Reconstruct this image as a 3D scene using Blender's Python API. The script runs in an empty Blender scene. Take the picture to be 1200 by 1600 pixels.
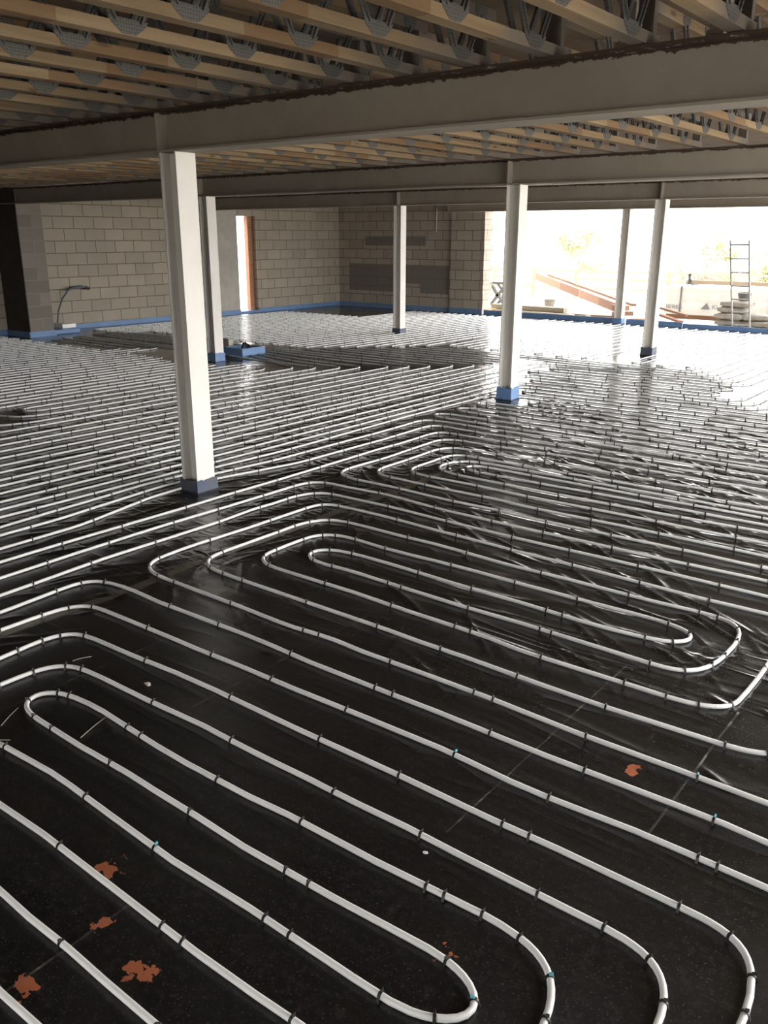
import bpy, bmesh, math, random
from mathutils import Vector, Matrix, noise
random.seed(7)
SC = bpy.context.scene
COL = SC.collection
PI = math.pi

# ------------------------------------------------------------------ camera
cam = bpy.data.cameras.new('camera')
cam.sensor_fit = 'VERTICAL'
cam.sensor_height = 32.0
cam.lens = 1344.3 * 32.0 / 1600.0
cam.clip_start = 0.05
cam.clip_end = 400
camo = bpy.data.objects.new('camera', cam)
COL.objects.link(camo)
YAW, PITCH, ROLL = math.radians(128.011), math.radians(17.8355), math.radians(0.085)
fw = Vector((math.cos(YAW) * math.cos(PITCH), math.sin(YAW) * math.cos(PITCH), -math.sin(PITCH)))
rt = fw.cross(Vector((0, 0, 1))).normalized()
up = rt.cross(fw)
r2 = rt * math.cos(ROLL) + up * math.sin(ROLL)
u2 = -rt * math.sin(ROLL) + up * math.cos(ROLL)
camo.matrix_world = Matrix(((r2.x, u2.x, -fw.x, 0), (r2.y, u2.y, -fw.y, 0), (r2.z, u2.z, -fw.z, 1.78), (0, 0, 0, 1)))
SC.camera = camo

# ------------------------------------------------------------------ sky, exposure
world = bpy.data.worlds.new('overcast_sky')
SC.world = world
world.use_nodes = True
wn = world.node_tree.nodes
wl = world.node_tree.links
bg = wn['Background']
tc = wn.new('ShaderNodeTexCoord')
sep = wn.new('ShaderNodeSeparateXYZ')
wl.new(tc.outputs['Generated'], sep.inputs[0])
rp = wn.new('ShaderNodeValToRGB')
rp.color_ramp.elements[0].position = 0.45
rp.color_ramp.elements[0].color = (0.55, 0.54, 0.52, 1)
rp.color_ramp.elements[1].position = 0.56
rp.color_ramp.elements[1].color = (1.0, 0.985, 0.955, 1)
mp = wn.new('ShaderNodeMapRange')
mp.inputs[1].default_value = -1
mp.inputs[2].default_value = 1
wl.new(sep.outputs[2], mp.inputs[0])
wl.new(mp.outputs[0], rp.inputs[0])
wl.new(rp.outputs[0], bg.inputs[0])
bg.inputs[1].default_value = 2.3
SC.view_settings.view_transform = 'Standard'
SC.view_settings.look = 'None'
SC.view_settings.gamma = 1.0
SC.view_settings.use_curve_mapping = False
SC.view_settings.exposure = 2.3
SC.cycles.use_denoising = True
SC.cycles.max_bounces = 10
SC.cycles.diffuse_bounces = 6
SC.cycles.glossy_bounces = 4

# ------------------------------------------------------------------ material helpers
def new_mat(name, color=(.5, .5, .5), rough=.6, metal=0.0, spec=0.5):
    m = bpy.data.materials.new(name)
    m.use_nodes = True
    b = m.node_tree.nodes['Principled BSDF']
    b.inputs['Base Color'].default_value = (*color, 1)
    b.inputs['Roughness'].default_value = rough
    b.inputs['Metallic'].default_value = metal
    b.inputs['Specular IOR Level'].default_value = spec
    return m

class G:
    """small node-graph helper"""
    def __init__(s, m):
        s.m = m; s.t = m.node_tree; s.n = s.t.nodes; s.l = s.t.links
        s.b = s.n['Principled BSDF']
    def new(s, typ, **k):
        n = s.n.new(typ)
        for a, v in k.items(): setattr(n, a, v)
        return n
    def put(s, inp, v):
        if isinstance(v, bpy.types.NodeSocket): s.l.new(v, inp)
        elif isinstance(v, (tuple, list)):
            inp.default_value = (*v, 1) if len(v) == 3 and inp.type == 'RGBA' else v
        else: inp.default_value = v
    def math(s, op, a, b=0.0, c=None, clamp=False):
        n = s.new('ShaderNodeMath', operation=op, use_clamp=clamp)
        s.put(n.inputs[0], a); s.put(n.inputs[1], b)
        if c is not None: s.put(n.inputs[2], c)
        return n.outputs[0]
    def pos(s, obj=False):
        if obj: return s.new('ShaderNodeTexCoord').outputs['Object']
        return s.new('ShaderNodeNewGeometry').outputs['Position']
    def map(s, v, scale=(1, 1, 1), rot=(0, 0, 0), loc=(0, 0, 0)):
        n = s.new('ShaderNodeMapping')
        s.l.new(v, n.inputs[0])
        n.inputs['Scale'].default_value = scale
        n.inputs['Rotation'].default_value = rot
        n.inputs['Location'].default_value = loc
        return n.outputs[0]
    def xyz(s, v):
        n = s.new('ShaderNodeSeparateXYZ'); s.l.new(v, n.inputs[0]); return n.outputs
    def comb(s, x, y, z=0.0):
        n = s.new('ShaderNodeCombineXYZ')
        for i, q in enumerate((x, y, z)): s.put(n.inputs[i], q)
        return n.outputs[0]
    def noise(s, v, scale=5, detail=3, rough=.5, dist=0.0):
        n = s.new('ShaderNodeTexNoise')
        s.l.new(v, n.inputs['Vector'])
        n.inputs['Scale'].default_value = scale
        n.inputs['Detail'].default_value = detail
        n.inputs['Roughness'].default_value = rough
        n.inputs['Distortion'].default_value = dist
        return n.outputs['Fac']
    def ramp(s, v, stops):
        n = s.new('ShaderNodeValToRGB')
        s.put(n.inputs[0], v)
        e = n.color_ramp.elements
        while len(e) < len(stops): e.new(.5)
        for q, (p, c) in zip(e, stops):
            q.position = p
            q.color = (c, c, c, 1) if not isinstance(c, tuple) else (*c, 1)
        return n.outputs[0]
    def mix(s, f, a, b):
        n = s.new('ShaderNodeMix', data_type='RGBA')
        s.put(n.inputs[0], f); s.put(n.inputs[6], a); s.put(n.inputs[7], b)
        return n.outputs[2]
    def bump(s, h, strength=.3, dist=.01):
        n = s.new('ShaderNodeBump')
        n.inputs['Strength'].default_value = strength
        n.inputs['Distance'].default_value = dist
        s.put(n.inputs['Height'], h)
        s.l.new(n.outputs[0], s.b.inputs['Normal'])
        return n
    def color(s, v): s.put(s.b.inputs['Base Color'], v)
    def rough(s, v): s.put(s.b.inputs['Roughness'], v)

M = {}
def speckled(name, c1, c2, rough=.7, scale=6, bump=.15, metal=0.0, spec=.4, obj=True, detail=5):
    m = new_mat(name, c1, rough, metal, spec); g = G(m)
    v = g.pos(obj)
    n = g.noise(v, scale, detail, .6)
    g.color(g.ramp(n, [(.3, c1), (.7, c2)]))
    if bump: g.bump(g.noise(v, scale * 9, 3), bump, .004)
    M[name] = m
    return m

# black plastic membrane over insulation, wrinkled and shiny
def film_material():
    m = new_mat('black_membrane', (.012, .012, .012), .3, 0, .5); g = G(m)
    v = g.pos(); x, y, z = g.xyz(v)
    # dust
    d1 = g.noise(v, 1.3, 5, .6); d2 = g.noise(v, 38, 4, .7); d3 = g.noise(v, 140, 2, .5)
    base = g.ramp(d1, [(.3, (.005, .005, .005)), (.75, (.013, .0127, .012))])
    base = g.mix(g.math('MULTIPLY', g.ramp(d2, [(.5, 0.), (.72, 1.)]), .42), base, (.062, .059, .054))
    base = g.mix(g.math('MULTIPLY', g.ramp(d3, [(.63, 0.), (.71, 1.)]), .55), base, (.16, .15, .14))
    # brick-dust stains
    spots = [(-1.93, 1.15, .045), (-1.76, 1.02, .04), (-1.53, .985, .05), (-1.55, .95, .035), (-1.745, .775, .035),
             (-.9, 2.57, .022), (-.95, 1.52, .03), (-1.79, .95, .02)]
    jn = g.noise(v, 16, 4, .6)
    tot = None
    for sx, sy, r in spots:
        dx = g.math('SUBTRACT', x, sx); dy = g.math('SUBTRACT', y, sy)
        d = g.math('SQRT', g.math('ADD', g.math('MULTIPLY', dx, dx), g.math('MULTIPLY', dy, dy)))
        d = g.math('ADD', d, g.math('MULTIPLY', g.math('SUBTRACT', jn, .5), .26))
        s_ = g.math('LESS_THAN', d, r * .55)
        tot = s_ if tot is None else g.math('MAXIMUM', tot, s_)
    base = g.mix(tot, base, (.40, .13, .065))
    # scratched joints of the boards beneath
    jm = g.ramp(g.noise(g.map(v, (9, 9, 9)), 1.0, 3, .7), [(.5, 0.), (.6, 1.)])
    for lx, y0, y1, w in ((-1.235, 1.9, 3.3, .003), (-.735, 2.25, 3.2, .004), (-1.76, .55, 1.12, .004), (-2.45, 1.9, 3.0, .002), (-3.02, .9, 2.2, .002)):
        a = g.math('LESS_THAN', g.math('ABSOLUTE', g.math('SUBTRACT', g.math('ADD', x, g.math('MULTIPLY', d1, .02)), lx + .01)), w)
        a = g.math('MULTIPLY', a, g.math('GREATER_THAN', y, y0)); a = g.math('MULTIPLY', a, g.math('LESS_THAN', y, y1))
        a = g.math('MULTIPLY', a, g.math('ADD', g.math('MULTIPLY', jm, .75), .25))
        base = g.mix(a, base, (.19, .18, .165))
    g.color(base)
    near = g.ramp(g.math('DIVIDE', y, 6.0), [(.15, .26), (.45, .16), (.8, .04)])
    g.rough(g.math('ADD', g.ramp(g.noise(v, 2.1, 4, .6), [(.3, .08), (.75, .18)]), near))
    # wrinkles : ridged streaks in a few directions plus soft puckers
    wob = g.noise(v, 1.1, 2, .5)
    def streak(rot, sx, sy, lo, hi, det=2):
        q = g.map(v, (sx, sy, 1), (0, 0, rot))
        n = g.noise(q, 1.0, det, .5, .6)
        r = g.math('SUBTRACT', 1.0, g.math('MULTIPLY', g.math('ABSOLUTE', g.math('SUBTRACT', n, .5)), 6.0), clamp=True)
        return g.math('MULTIPLY', g.math('POWER', r, 2.0), g.ramp(wob, [(lo, 0.), (hi, 1.)]))
    left = g.ramp(g.math('ADD', g.math('MULTIPLY', x, .25), 1.5), [(.4, 1.), (.75, 0.)])
    s1 = g.math('MULTIPLY', streak(math.radians(35), .8, 5.0, .36, .60), g.math('SUBTRACT', 1.0, left))
    s2 = g.math('MULTIPLY', streak(math.radians(-68), .9, 6.0, .34, .58), left)
    h = g.math('ADD', s1, s2)
    h = g.math('ADD', h, g.math('MULTIPLY', g.noise(v, 3.2, 3, .5, .8), .9))
    h = g.math('ADD', h, g.math('MULTIPLY', g.noise(v, 55, 2, .5), .05))
    far = g.ramp(g.math('DIVIDE', y, 10.0), [(.12, .2), (.32, .8), (.75, 1.), (1., .55)])
    g.bump(g.math('MULTIPLY', h, far), .55, .010)
    M['film'] = m
film_material()

def pipe_material():
    m = new_mat('pipe_plastic', (.6, .6, .59), .33, 0, .5); g = G(m)
    v = g.pos()
    c = g.ramp(g.noise(v, 2.3, 3), [(.3, (.66, .665, .66)), (.7, (.74, .74, .73))])
    dots = g.ramp(g.noise(v, 115, 2, .4), [(.735, 0.), (.76, 1.)])
    patch = g.ramp(g.noise(v, 5.0, 1), [(.56, 0.), (.6, 1.)])
    c = g.mix(g.math('MULTIPLY', g.math('MULTIPLY', dots, patch), .8), c, (.09, .09, .09))
    dust = g.ramp(g.noise(v, 20, 4, .7), [(.6, 0.), (.8, .45)])
    g.color(g.mix(dust, c, (.42, .39, .34)))
    M['pipe'] = m
pipe_material()
M['clip'] = new_mat('black_clip_plastic', (.012, .012, .012), .45)
M['cyan'] = new_mat('cyan_tab_plastic', (.10, .36, .42), .5)

def steel_material(name, c1, c2, top_band=True):
    m = new_mat(name, c1, .85, 0, .25); g = G(m)
    v = g.pos(); x, y, z = g.xyz(v)
    n1 = g.noise(v, 2.2, 5, .65)
    c = g.ramp(n1, [(.3, c1), (.72, c2)])
    if top_band:   # ragged dark brown band along the top of the sprayed coat
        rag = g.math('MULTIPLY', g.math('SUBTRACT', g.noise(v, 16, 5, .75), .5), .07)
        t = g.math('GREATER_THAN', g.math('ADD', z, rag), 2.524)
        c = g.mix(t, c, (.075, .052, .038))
    g.color(c)
    g.bump(g.math('ADD', g.noise(v, 120, 3, .7), g.math('MULTIPLY', g.noise(v, 25, 3), 1.5)), .22, .003)
    M[name] = m
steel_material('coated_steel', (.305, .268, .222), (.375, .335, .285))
steel_material('coated_column', (.70, .675, .635), (.77, .75, .715), False)

def blockwork(name, along, cols, mortar, dark=(), z0=.0, off=0.0, rowh=.225, w=.45):
    m = new_mat(name, cols[0], .93, 0, .15); g = G(m)
    v = g.pos(); x, y, z = g.xyz(v)
    u = {'x': x, 'y': y}[along]
    zz = g.math('SUBTRACT', z, z0)
    q = g.comb(g.math('ADD', u, off), zz)
    wob = g.noise(v, 9, 3, .6)
    q2 = g.comb(g.math('ADD', g.math('ADD', u, off), g.math('MULTIPLY', g.math('SUBTRACT', wob, .5), .016)), g.math('ADD', zz, g.math('MULTIPLY', g.math('SUBTRACT', g.noise(v, 7, 3), .5), .014)))
    b = g.new('ShaderNodeTexBrick')
    g.l.new(q2, b.inputs['Vector'])
    b.inputs['Color1'].default_value = (*cols[0], 1)
    b.inputs['Color2'].default_value = (*cols[1], 1)
    b.inputs['Mortar'].default_value = (*mortar, 1)
    b.inputs['Scale'].default_value = 1.0
    b.inputs['Mortar Size'].default_value = .0085
    b.inputs['Mortar Smooth'].default_value = .15
    b.inputs['Bias'].default_value = -.1
    b.inputs['Brick Width'].default_value = w
    b.inputs['Row Height'].default_value = rowh
    c = b.outputs['Color']
    for (u0, u1, za, zb, dc) in dark:   # runs of darker blocks built into the wall
        t = g.math('MULTIPLY', g.math('GREATER_THAN', u, u0), g.math('LESS_THAN', u, u1))
        t = g.math('MULTIPLY', t, g.math('MULTIPLY', g.math('GREATER_THAN', zz, za), g.math('LESS_THAN', zz, zb)))
        t = g.math('MULTIPLY', t, g.math('SUBTRACT', 1.0, g.math('MULTIPLY', b.outputs['Fac'], .6)))
        c = g.mix(t, c, dc)
    st = g.noise(v, 1.4, 5, .6)
    g.color(g.mix(g.math('MULTIPLY', g.ramp(st, [(.35, 0.), (.75, 1.)]), .22), c, (.13, .115, .095)))
    h = g.math('ADD', g.math('MULTIPLY', g.math('SUBTRACT', 1.0, b.outputs['Fac']), 1.0), g.math('MULTIPLY', g.noise(v, 60, 3, .7), .35))
    g.bump(h, .6, .008)
    M[name] = m
LB = ((.37, .325, .265), (.31, .272, .222)); MO = (.15, .125, .10)
blockwork('block_left', 'y', LB, MO, z0=.09)
DK = (.20, .182, .165)
DARK = ((-14.65, -12.75, 1.44, 1.665, DK), (-15.2, -12.05, .54, .99, DK), (-15.2, -13.6, .315, .54, DK), (-12.9, -12.05, .315, .54, DK))
blockwork('block_back', 'x', ((.42, .375, .315), (.345, .305, .255)), MO,
          dark=DARK, z0=.09, off=.1)
blockwork('block_pier', 'y', ((.22, .20, .175), (.16, .145, .125)), (.24, .22, .19), z0=.1, off=.2, w=1.2)
blockwork('block_jamb', 'y', ((.36, .30, .255), (.31, .255, .215)), (.18, .15, .13), z0=.1, off=.03)
speckled('dark_render', (.045, .035, .032), (.07, .055, .05), .95, 5, .3)
speckled('grey_render', (.34, .32, .285), (.44, .415, .375), .92, 3, .35)
speckled('fair_block', (.40, .37, .31), (.48, .44, .375), .92, 4, .3)

def timber(name, c1, c2, spray=False, knots=True):
    m = new_mat(name, c1, .75, 0, .25); g = G(m)
    info = g.new('ShaderNodeObjectInfo')
    v = g.pos(True)
    off = g.comb(g.math('MULTIPLY', info.outputs['Random'], 31.0), g.math('MULTIPLY', info.outputs['Random'], 17.0), 0.0)
    a = g.new('ShaderNodeVectorMath', operation='ADD'); g.l.new(v, a.inputs[0]); g.l.new(off, a.inputs[1])
    q = g.map(a.outputs[0], (26, 1.1, 26))
    n = g.noise(q, 1.0, 4, .6, .5)
    c = g.ramp(n, [(.3, c1), (.7, c2)])
    # whole length tone varies from piece to piece
    t = g.ramp(info.outputs['Random'], [(0., .72), (1., 1.12)])
    mul = g.new('ShaderNodeMix', data_type='RGBA', blend_type='MULTIPLY'); mul.inputs[0].default_value = 1.0
    g.l.new(c, mul.inputs[6]); g.l.new(t, mul.inputs[7]); c = mul.outputs[2]
    # scarf joints: lengths of another tone
    j = g.noise(g.map(a.outputs[0], (.01, .75, .01)), 1.0, 0)
    c = g.mix(g.math('MULTIPLY', g.math('GREATER_THAN', j, .57), .55), c, (c1[0] * .62, c1[1] * .45, c1[2] * .36))
    if knots:
        k = g.new('ShaderNodeTexVoronoi'); g.l.new(g.map(a.outputs[0], (9, 2.6, 9)), k.inputs['Vector']); k.inputs['Scale'].default_value = 1.0
        c = g.mix(g.ramp(k.outputs['Distance'], [(.06, .8), (.14, 0.)]), c, (.10, .055, .03))
    if spray:    # grey overspray from the coating of the steel beams
        px_, py_, pz_ = g.xyz(g.pos())
        nz = g.math('MULTIPLY', g.math('SUBTRACT', g.noise(g.pos(), 3.0, 4, .6), .5), .9)
        d = g.math('MINIMUM', g.math('ABSOLUTE', g.math('SUBTRACT', py_, 3.95)), g.math('ABSOLUTE', g.math('SUBTRACT', py_, 8.6)))
        s_ = g.ramp(g.math('ADD', d, nz), [(.28, 1.), (.62, 0.)])
        c = g.mix(g.math('MULTIPLY', s_, .85), c, (.19, .17, .15))
    g.color(c)
    g.bump(n, .12, .003)
    M[name] = m
timber('joist_timber', (.27, .185, .105), (.37, .275, .17), True)
timber('old_board', (.12, .062, .036), (.165, .09, .055))
timber('pale_board', (.21, .18, .135), (.26, .225, .17))
timber('yellow_board', (.48, .34, .13), (.55, .40, .17))
timber('brown_stud', (.26, .13, .075), (.34, .18, .11))

def plate_material():
    m = new_mat('punched_galvanised_steel', (.20, .20, .205), .6, .35, .4); g = G(m)
    v = g.pos(True)
    k = g.new('ShaderNodeTexVoronoi'); g.l.new(g.map(v, (60, 75, 75)), k.inputs['Vector'])
    k.inputs['Scale'].default_value = 1.0; k.inputs['Randomness'].default_value = .25
    g.color(g.ramp(k.outputs['Distance'], [(.2, (.085, .08, .075)), (.36, (.15, .145, .138))]))
    g.bump(k.outputs['Distance'], .5, .003)
    M['plate'] = m
plate_material()
M['web'] = new_mat('galvanised_web', (.23, .23, .235), .42, .75)
speckled('deck_board', (.15, .10, .065), (.22, .155, .105), .85, 4, .1)
speckled('blue_film', (.11, .20, .38), (.14, .24, .43), .45, 3, .25)
speckled('dirty_blue_film', (.10, .085, .075), (.05, .085, .16), .5, 9, .25)
speckled('ground_hardcore', (.50, .47, .42), (.60, .57, .52), .95, 1.2, .4, obj=False)
speckled('tape_brown', (.062, .052, .038), (.085, .072, .052), .45, 8, .1)
speckled('white_plastic', (.78, .78, .77), (.83, .83, .82), .4, 3, 0)
speckled('wrap_film', (.36, .345, .325), (.42, .405, .385), .35, 4, .5)
speckled('sack_paper', (.10, .09, .078), (.16, .145, .125), .85, 5, .4)
speckled('dark_rubber', (.03, .03, .03), (.05, .048, .045), .6, 6, .1)
speckled('hose_blue', (.055, .07, .085), (.08, .10, .12), .4, 9, .1)
speckled('print_grey', (.08, .08, .085), (.11, .11, .115), .6, 5, 0)
speckled('aluminium', (.085, .082, .08), (.12, .117, .112), .5, 9, 0)
speckled('bark', (.16, .13, .085), (.2, .17, .11), .9, 9, .1)
speckled('spring_leaf', (.2, .2, .085), (.25, .24, .11), .8, 3, 0)
speckled('blossom', (.23, .17, .12), (.26, .2, .14), .8, 3, 0)
speckled('fence_timber', (.17, .165, .09), (.2, .19, .11), .9, 3, 0)

# ------------------------------------------------------------------ geometry helpers
def mesh_obj(name, bm, mat, parent=None, loc=None, smooth=False):
    me = bpy.data.meshes.new(name)
    bmesh.ops.recalc_face_normals(bm, faces=bm.faces)
    bm.to_mesh(me); bm.free()
    if isinstance(mat, str): mat = [mat]
    for q in mat: me.materials.append(M[q])
    if smooth:
        for p in me.polygons: p.use_smooth = True
    o = bpy.data.objects.new(name, me)
    COL.objects.link(o)
    if loc is not None: o.location = loc
    if parent is not None: o.parent = parent
    return o

def box(bm, x0, x1, y0, y1, z0, z1, mi=0):
    v = [bm.verts.new(p) for p in ((x0, y0, z0), (x1, y0, z0), (x1, y1, z0), (x0, y1, z0), (x0, y0, z1), (x1, y0, z1), (x1, y1, z1), (x0, y1, z1))]
    for f in ((0, 3, 2, 1), (4, 5, 6, 7), (0, 1, 5, 4), (1, 2, 6, 5), (2, 3, 7, 6), (3, 0, 4, 7)):
        bm.faces.new([v[i] for i in f]).material_index = mi
    return v

def bbox(x0, x1, y0, y1, z0, z1, bev=0.0):
    bm = bmesh.new(); box(bm, x0, x1, y0, y1, z0, z1)
    if bev: bmesh.ops.bevel(bm, geom=bm.edges[:], offset=bev, segments=2, affect='EDGES', profile=.6)
    return bm

def prism(bm, poly, axis, a, b, mi=0):
    """extrude a 2-D polygon along an axis"""
    def P(u, w, t):
        return {'x': (t, u, w), 'y': (u, t, w), 'z': (u, w, t)}[axis]
    A = [bm.verts.new(P(u, w, a)) for u, w in poly]; B = [bm.verts.new(P(u, w, b)) for u, w in poly]
    fs = [bm.faces.new(A), bm.faces.new(B[::-1])]
    for i in range(len(poly)):
        j = (i + 1) % len(poly)
        fs.append(bm.faces.new((A[i], A[j], B[j], B[i])))
    for f in fs: f.material_index = mi

def bar(bm, p, q, w, h, upv=(0, 0, 1)):
    """rectangular bar from p to q"""
    p, q = Vector(p), Vector(q); d = (q - p).normalized()
    s = d.cross(Vector(upv))
    if s.length < 1e-4: s = d.cross(Vector((1, 0, 0)))
    s.normalize(); u = s.cross(d)
    vs = []
    for e in (p, q):
        for a, b in ((-1, -1), (1, -1), (1, 1), (-1, 1)): vs.append(bm.verts.new(e + s * a * w / 2 + u * b * h / 2))
    for f in ((0, 1, 2, 3), (7, 6, 5, 4), (0, 4, 5, 1), (1, 5, 6, 2), (2, 6, 7, 3), (3, 7, 4, 0)): bm.faces.new([vs[i] for i in f])

def tube(bm, pts, r, n=8, cap=True, radii=None):
    pts = [Vector(p) for p in pts]; rings = []
    prev = None
    for i, p in enumerate(pts):
        d = (pts[min(i + 1, len(pts) - 1)] - pts[max(i - 1, 0)]).normalized()
        if prev is None:
            a = d.cross(Vector((0, 0, 1)))
            if a.length < 1e-3: a = d.cross(Vector((1, 0, 0)))
        else: a = prev - d * prev.dot(d)
        a.normalize(); prev = a; b = d.cross(a)
        rr = radii[i] if radii else r
        rings.append([bm.verts.new(p + (a * math.cos(t) + b * math.sin(t)) * rr) for t in (2 * PI * k / n for k in range(n))])
    for A, B in zip(rings, rings[1:]):
        for k in range(n): bm.faces.new((A[k], A[(k + 1) % n], B[(k + 1) % n], B[k]))
    if cap: bm.faces.new(rings[0][::-1]); bm.faces.new(rings[-1])

def tag(o, label, cat, group=None, kind=None):
    o['label'] = label; o['category'] = cat
    if group: o['group'] = group
    if kind: o['kind'] = kind
    return o
def struct(o):
    o['kind'] = 'structure'; return o
def empty(name, loc, rz=0.0):
    o = bpy.data.objects.new(name, None); COL.objects.link(o)
    o.location = loc; o.rotation_euler = (0, 0, rz); o.empty_display_size = .1
    return o
ORD = ['first', 'second', 'third', 'fourth', 'fifth', 'sixth', 'seventh', 'eighth', 'ninth', 'tenth', 'eleventh', 'twelfth', 'thirteenth', 'fourteenth', 'fifteenth', 'sixteenth', 'seventeenth', 'eighteenth', 'nineteenth', 'twentieth']
def nth(i):
    if i < 20: return ORD[i]
    tens = {2: 'twenty', 3: 'thirty', 4: 'forty'}[(i + 1) // 10]; u = (i + 1) % 10
    return {2: 'twentieth', 3: 'thirtieth', 4: 'fortieth'}[(i + 1) // 10] if u == 0 else tens + '-' + ORD[u - 1]

# ------------------------------------------------------------------ the setting
XL, YB, XR, YN = -15.55, 17.95, 1.75, -2.6
ZB, ZJ, ZD = 2.29, 2.548, 2.802          # beam underside, joist underside, deck underside
bm = bmesh.new()
nx, ny = 1, 1
box(bm, XL - .3, XR + .1, YN - .3, YB + .12, -.14, -.016)
struct(mesh_obj('floor', bm, 'grey_render'))
# the membrane: one sheet with real creases, finely meshed where they can be seen
import numpy as np
rng = np.random.default_rng(5)
def spans(a, b, c, d, fine, coarse):
    return np.concatenate([np.linspace(a, b, max(2, int((b - a) / coarse)), endpoint=False), np.arange(b, c, fine), np.linspace(c, d, max(2, int((d - c) / coarse)))])
gx = spans(XL + .001, -6.6, .2, XR, .0125, .12); gy = spans(YN + .001, 1.0, 8.8, YB - .095, .0125, .12)
gx = gx.copy(); HX, HY = np.meshgrid(gx, gy)
HZ = np.zeros_like(HX)
def crease(cx, cy, ang, L, w, hh, curve):
    ca, sa = math.cos(ang), math.sin(ang); R_ = L * .6
    i0, i1 = np.searchsorted(gx, (cx - R_, cx + R_)); j0, j1 = np.searchsorted(gy, (cy - R_, cy + R_))
    if i1 <= i0 or j1 <= j0: return
    X_ = HX[j0:j1, i0:i1] - cx; Y_ = HY[j0:j1, i0:i1] - cy
    u_ = X_ * ca + Y_ * sa; v_ = -X_ * sa + Y_ * ca + curve * u_ * u_
    t_ = np.clip(1 - (2 * u_ / L) ** 2, 0, 1)
    HZ[j0:j1, i0:i1] = np.maximum(HZ[j0:j1, i0:i1], hh * t_ * np.exp(-(v_ / (w * (.4 + .6 * t_))) ** 2))
for k in range(620):
    cx = rng.uniform(-4.3, .3); cy = 2.6 + 6.2 * rng.beta(1.3, 1.3)
    if cx < -3.5 and cy < 4.6: continue
    den = .5 + .5 * noise.noise((cx * .8, cy * .8, 3.0)) * 1.6
    if rng.random() > den + .12: continue
    crease(cx, cy, math.radians(rng.normal(-34, 9)), rng.uniform(.18, .75), rng.uniform(.010, .022), rng.uniform(.003, .010), rng.normal(0, .15))
for k in range(900):
    cx = rng.uniform(-6.6, -3.4); cy = rng.uniform(1.4, 8.8)
    if cx > -3.8 and cy > 4.6: continue
    crease(cx, cy, math.radians(rng.normal(68, 14)), rng.uniform(.15, .55), rng.uniform(.010, .022), rng.uniform(.002, .006), rng.normal(0, .2))
for bx, by in ((-3.86, 4.2), (-3.66, 3.9), (-3.44, 3.75), (-4.11, 4.35), (-4.3, 4.55), (-3.85, 2.72), (-3.65, 3.0), (-4.3, 4.9), (-4.1, 5.1), (-3.9, 5.35), (-4.3, 6.3), (-4.5, 6.6), (-1.0, 3.5), (-.95, 3.95)):
    for k in range(9):
        a_ = rng.uniform(0, 2 * PI); d_ = rng.uniform(.1, .3)
        crease(bx + d_ * math.cos(a_), by + d_ * math.sin(a_), a_ + rng.normal(0, .2), rng.uniform(.15, .4), rng.uniform(.009, .014), rng.uniform(.002, .006), 0)
def film_z(x, y):
    return float(HZ[min(len(gy) - 1, np.searchsorted(gy, y)), min(len(gx) - 1, np.searchsorted(gx, x))])
ny_, nx_ = HX.shape
co = np.stack([HX, HY, HZ], -1).reshape(-1, 3)
ii = np.arange(ny_ * nx_).reshape(ny_, nx_)
quads = np.stack([ii[:-1, :-1], ii[:-1, 1:], ii[1:, 1:], ii[1:, :-1]], -1).reshape(-1, 4)
me = bpy.data.meshes.new('membrane')
me.vertices.add(len(co)); me.vertices.foreach_set('co', co.ravel().astype(np.float32))
me.loops.add(quads.size); me.loops.foreach_set('vertex_index', quads.ravel().astype(np.int32))
me.polygons.add(len(quads)); me.polygons.foreach_set('loop_start', np.arange(0, quads.size, 4, dtype=np.int32))
me.polygons.foreach_set('use_smooth', np.ones(len(quads), dtype=bool))
me.update(calc_edges=True); me.validate()
me.materials.append(M['film'])
mo = bpy.data.objects.new('membrane', me); COL.objects.link(mo)
so = mo.modifiers.new('thickness', 'SOLIDIFY'); so.thickness = .014; so.offset = -1
tag(mo, 'black shiny plastic membrane spread over the whole floor under the pipes', 'membrane')
bm = bbox(XL - .35, XR + .1, YN - .3, YB + .4, ZD, ZD + .022)
struct(mesh_obj('ceiling', bm, 'deck_board'))
# unseen upper storey wall over the deck, shading the ground outside the opening
bm = bbox(XL - .35, XR + .1, YB + .02, YB + .36, ZD + .022, 5.4)
struct(mesh_obj('wall_upper_back', bm, 'block_back'))
bm = bmesh.new()
DY0, DY1, DZ = 14.32, 14.97, 2.2
for a in ((YN - .3, DY0, -.05, ZD), (DY1, YB + .36, -.05, ZD), (DY0, DY1, DZ, ZD)):
    box(bm, XL - .12, XL, a[0], a[1], a[2], a[3])
struct(mesh_obj('wall_left', bm, 'block_left'))
bm = bmesh.new()
for a in ((YN - .3, DY0 - .02, -.05, ZD), (DY1 + .0, YB + .36, -.05, ZD), (DY0 - .02, DY1, DZ, ZD)):
    box(bm, XL - .36, XL - .24, a[0], a[1], a[2], a[3])
struct(mesh_obj('wall_left_outer', bm, 'brown_stud'))
bm = bmesh.new()
box(bm, XL, -11.12, YB, YB + .3, -.05, ZD)
struct(mesh_obj('wall_back', bm, 'block_back'))
bm = bmesh.new()
for a in ((XL - .3, -2.2, -.05, ZD), (-.2, XR, -.05, ZD), (-2.2, -.2, 2.05, ZD)): box(bm, a[0], a[1], YN - .25, YN, a[2], a[3])  # unseen gap behind the camera, opened to throw light on the near pipes
struct(mesh_obj('wall_near', bm, 'block_back'))
struct(mesh_obj('added_wall_right', bbox(XR, XR + .25, YN - .25, 2.6, -.05, ZD), 'block_left'))  # unseen wall added to cut the side light on the nearest beam
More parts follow.
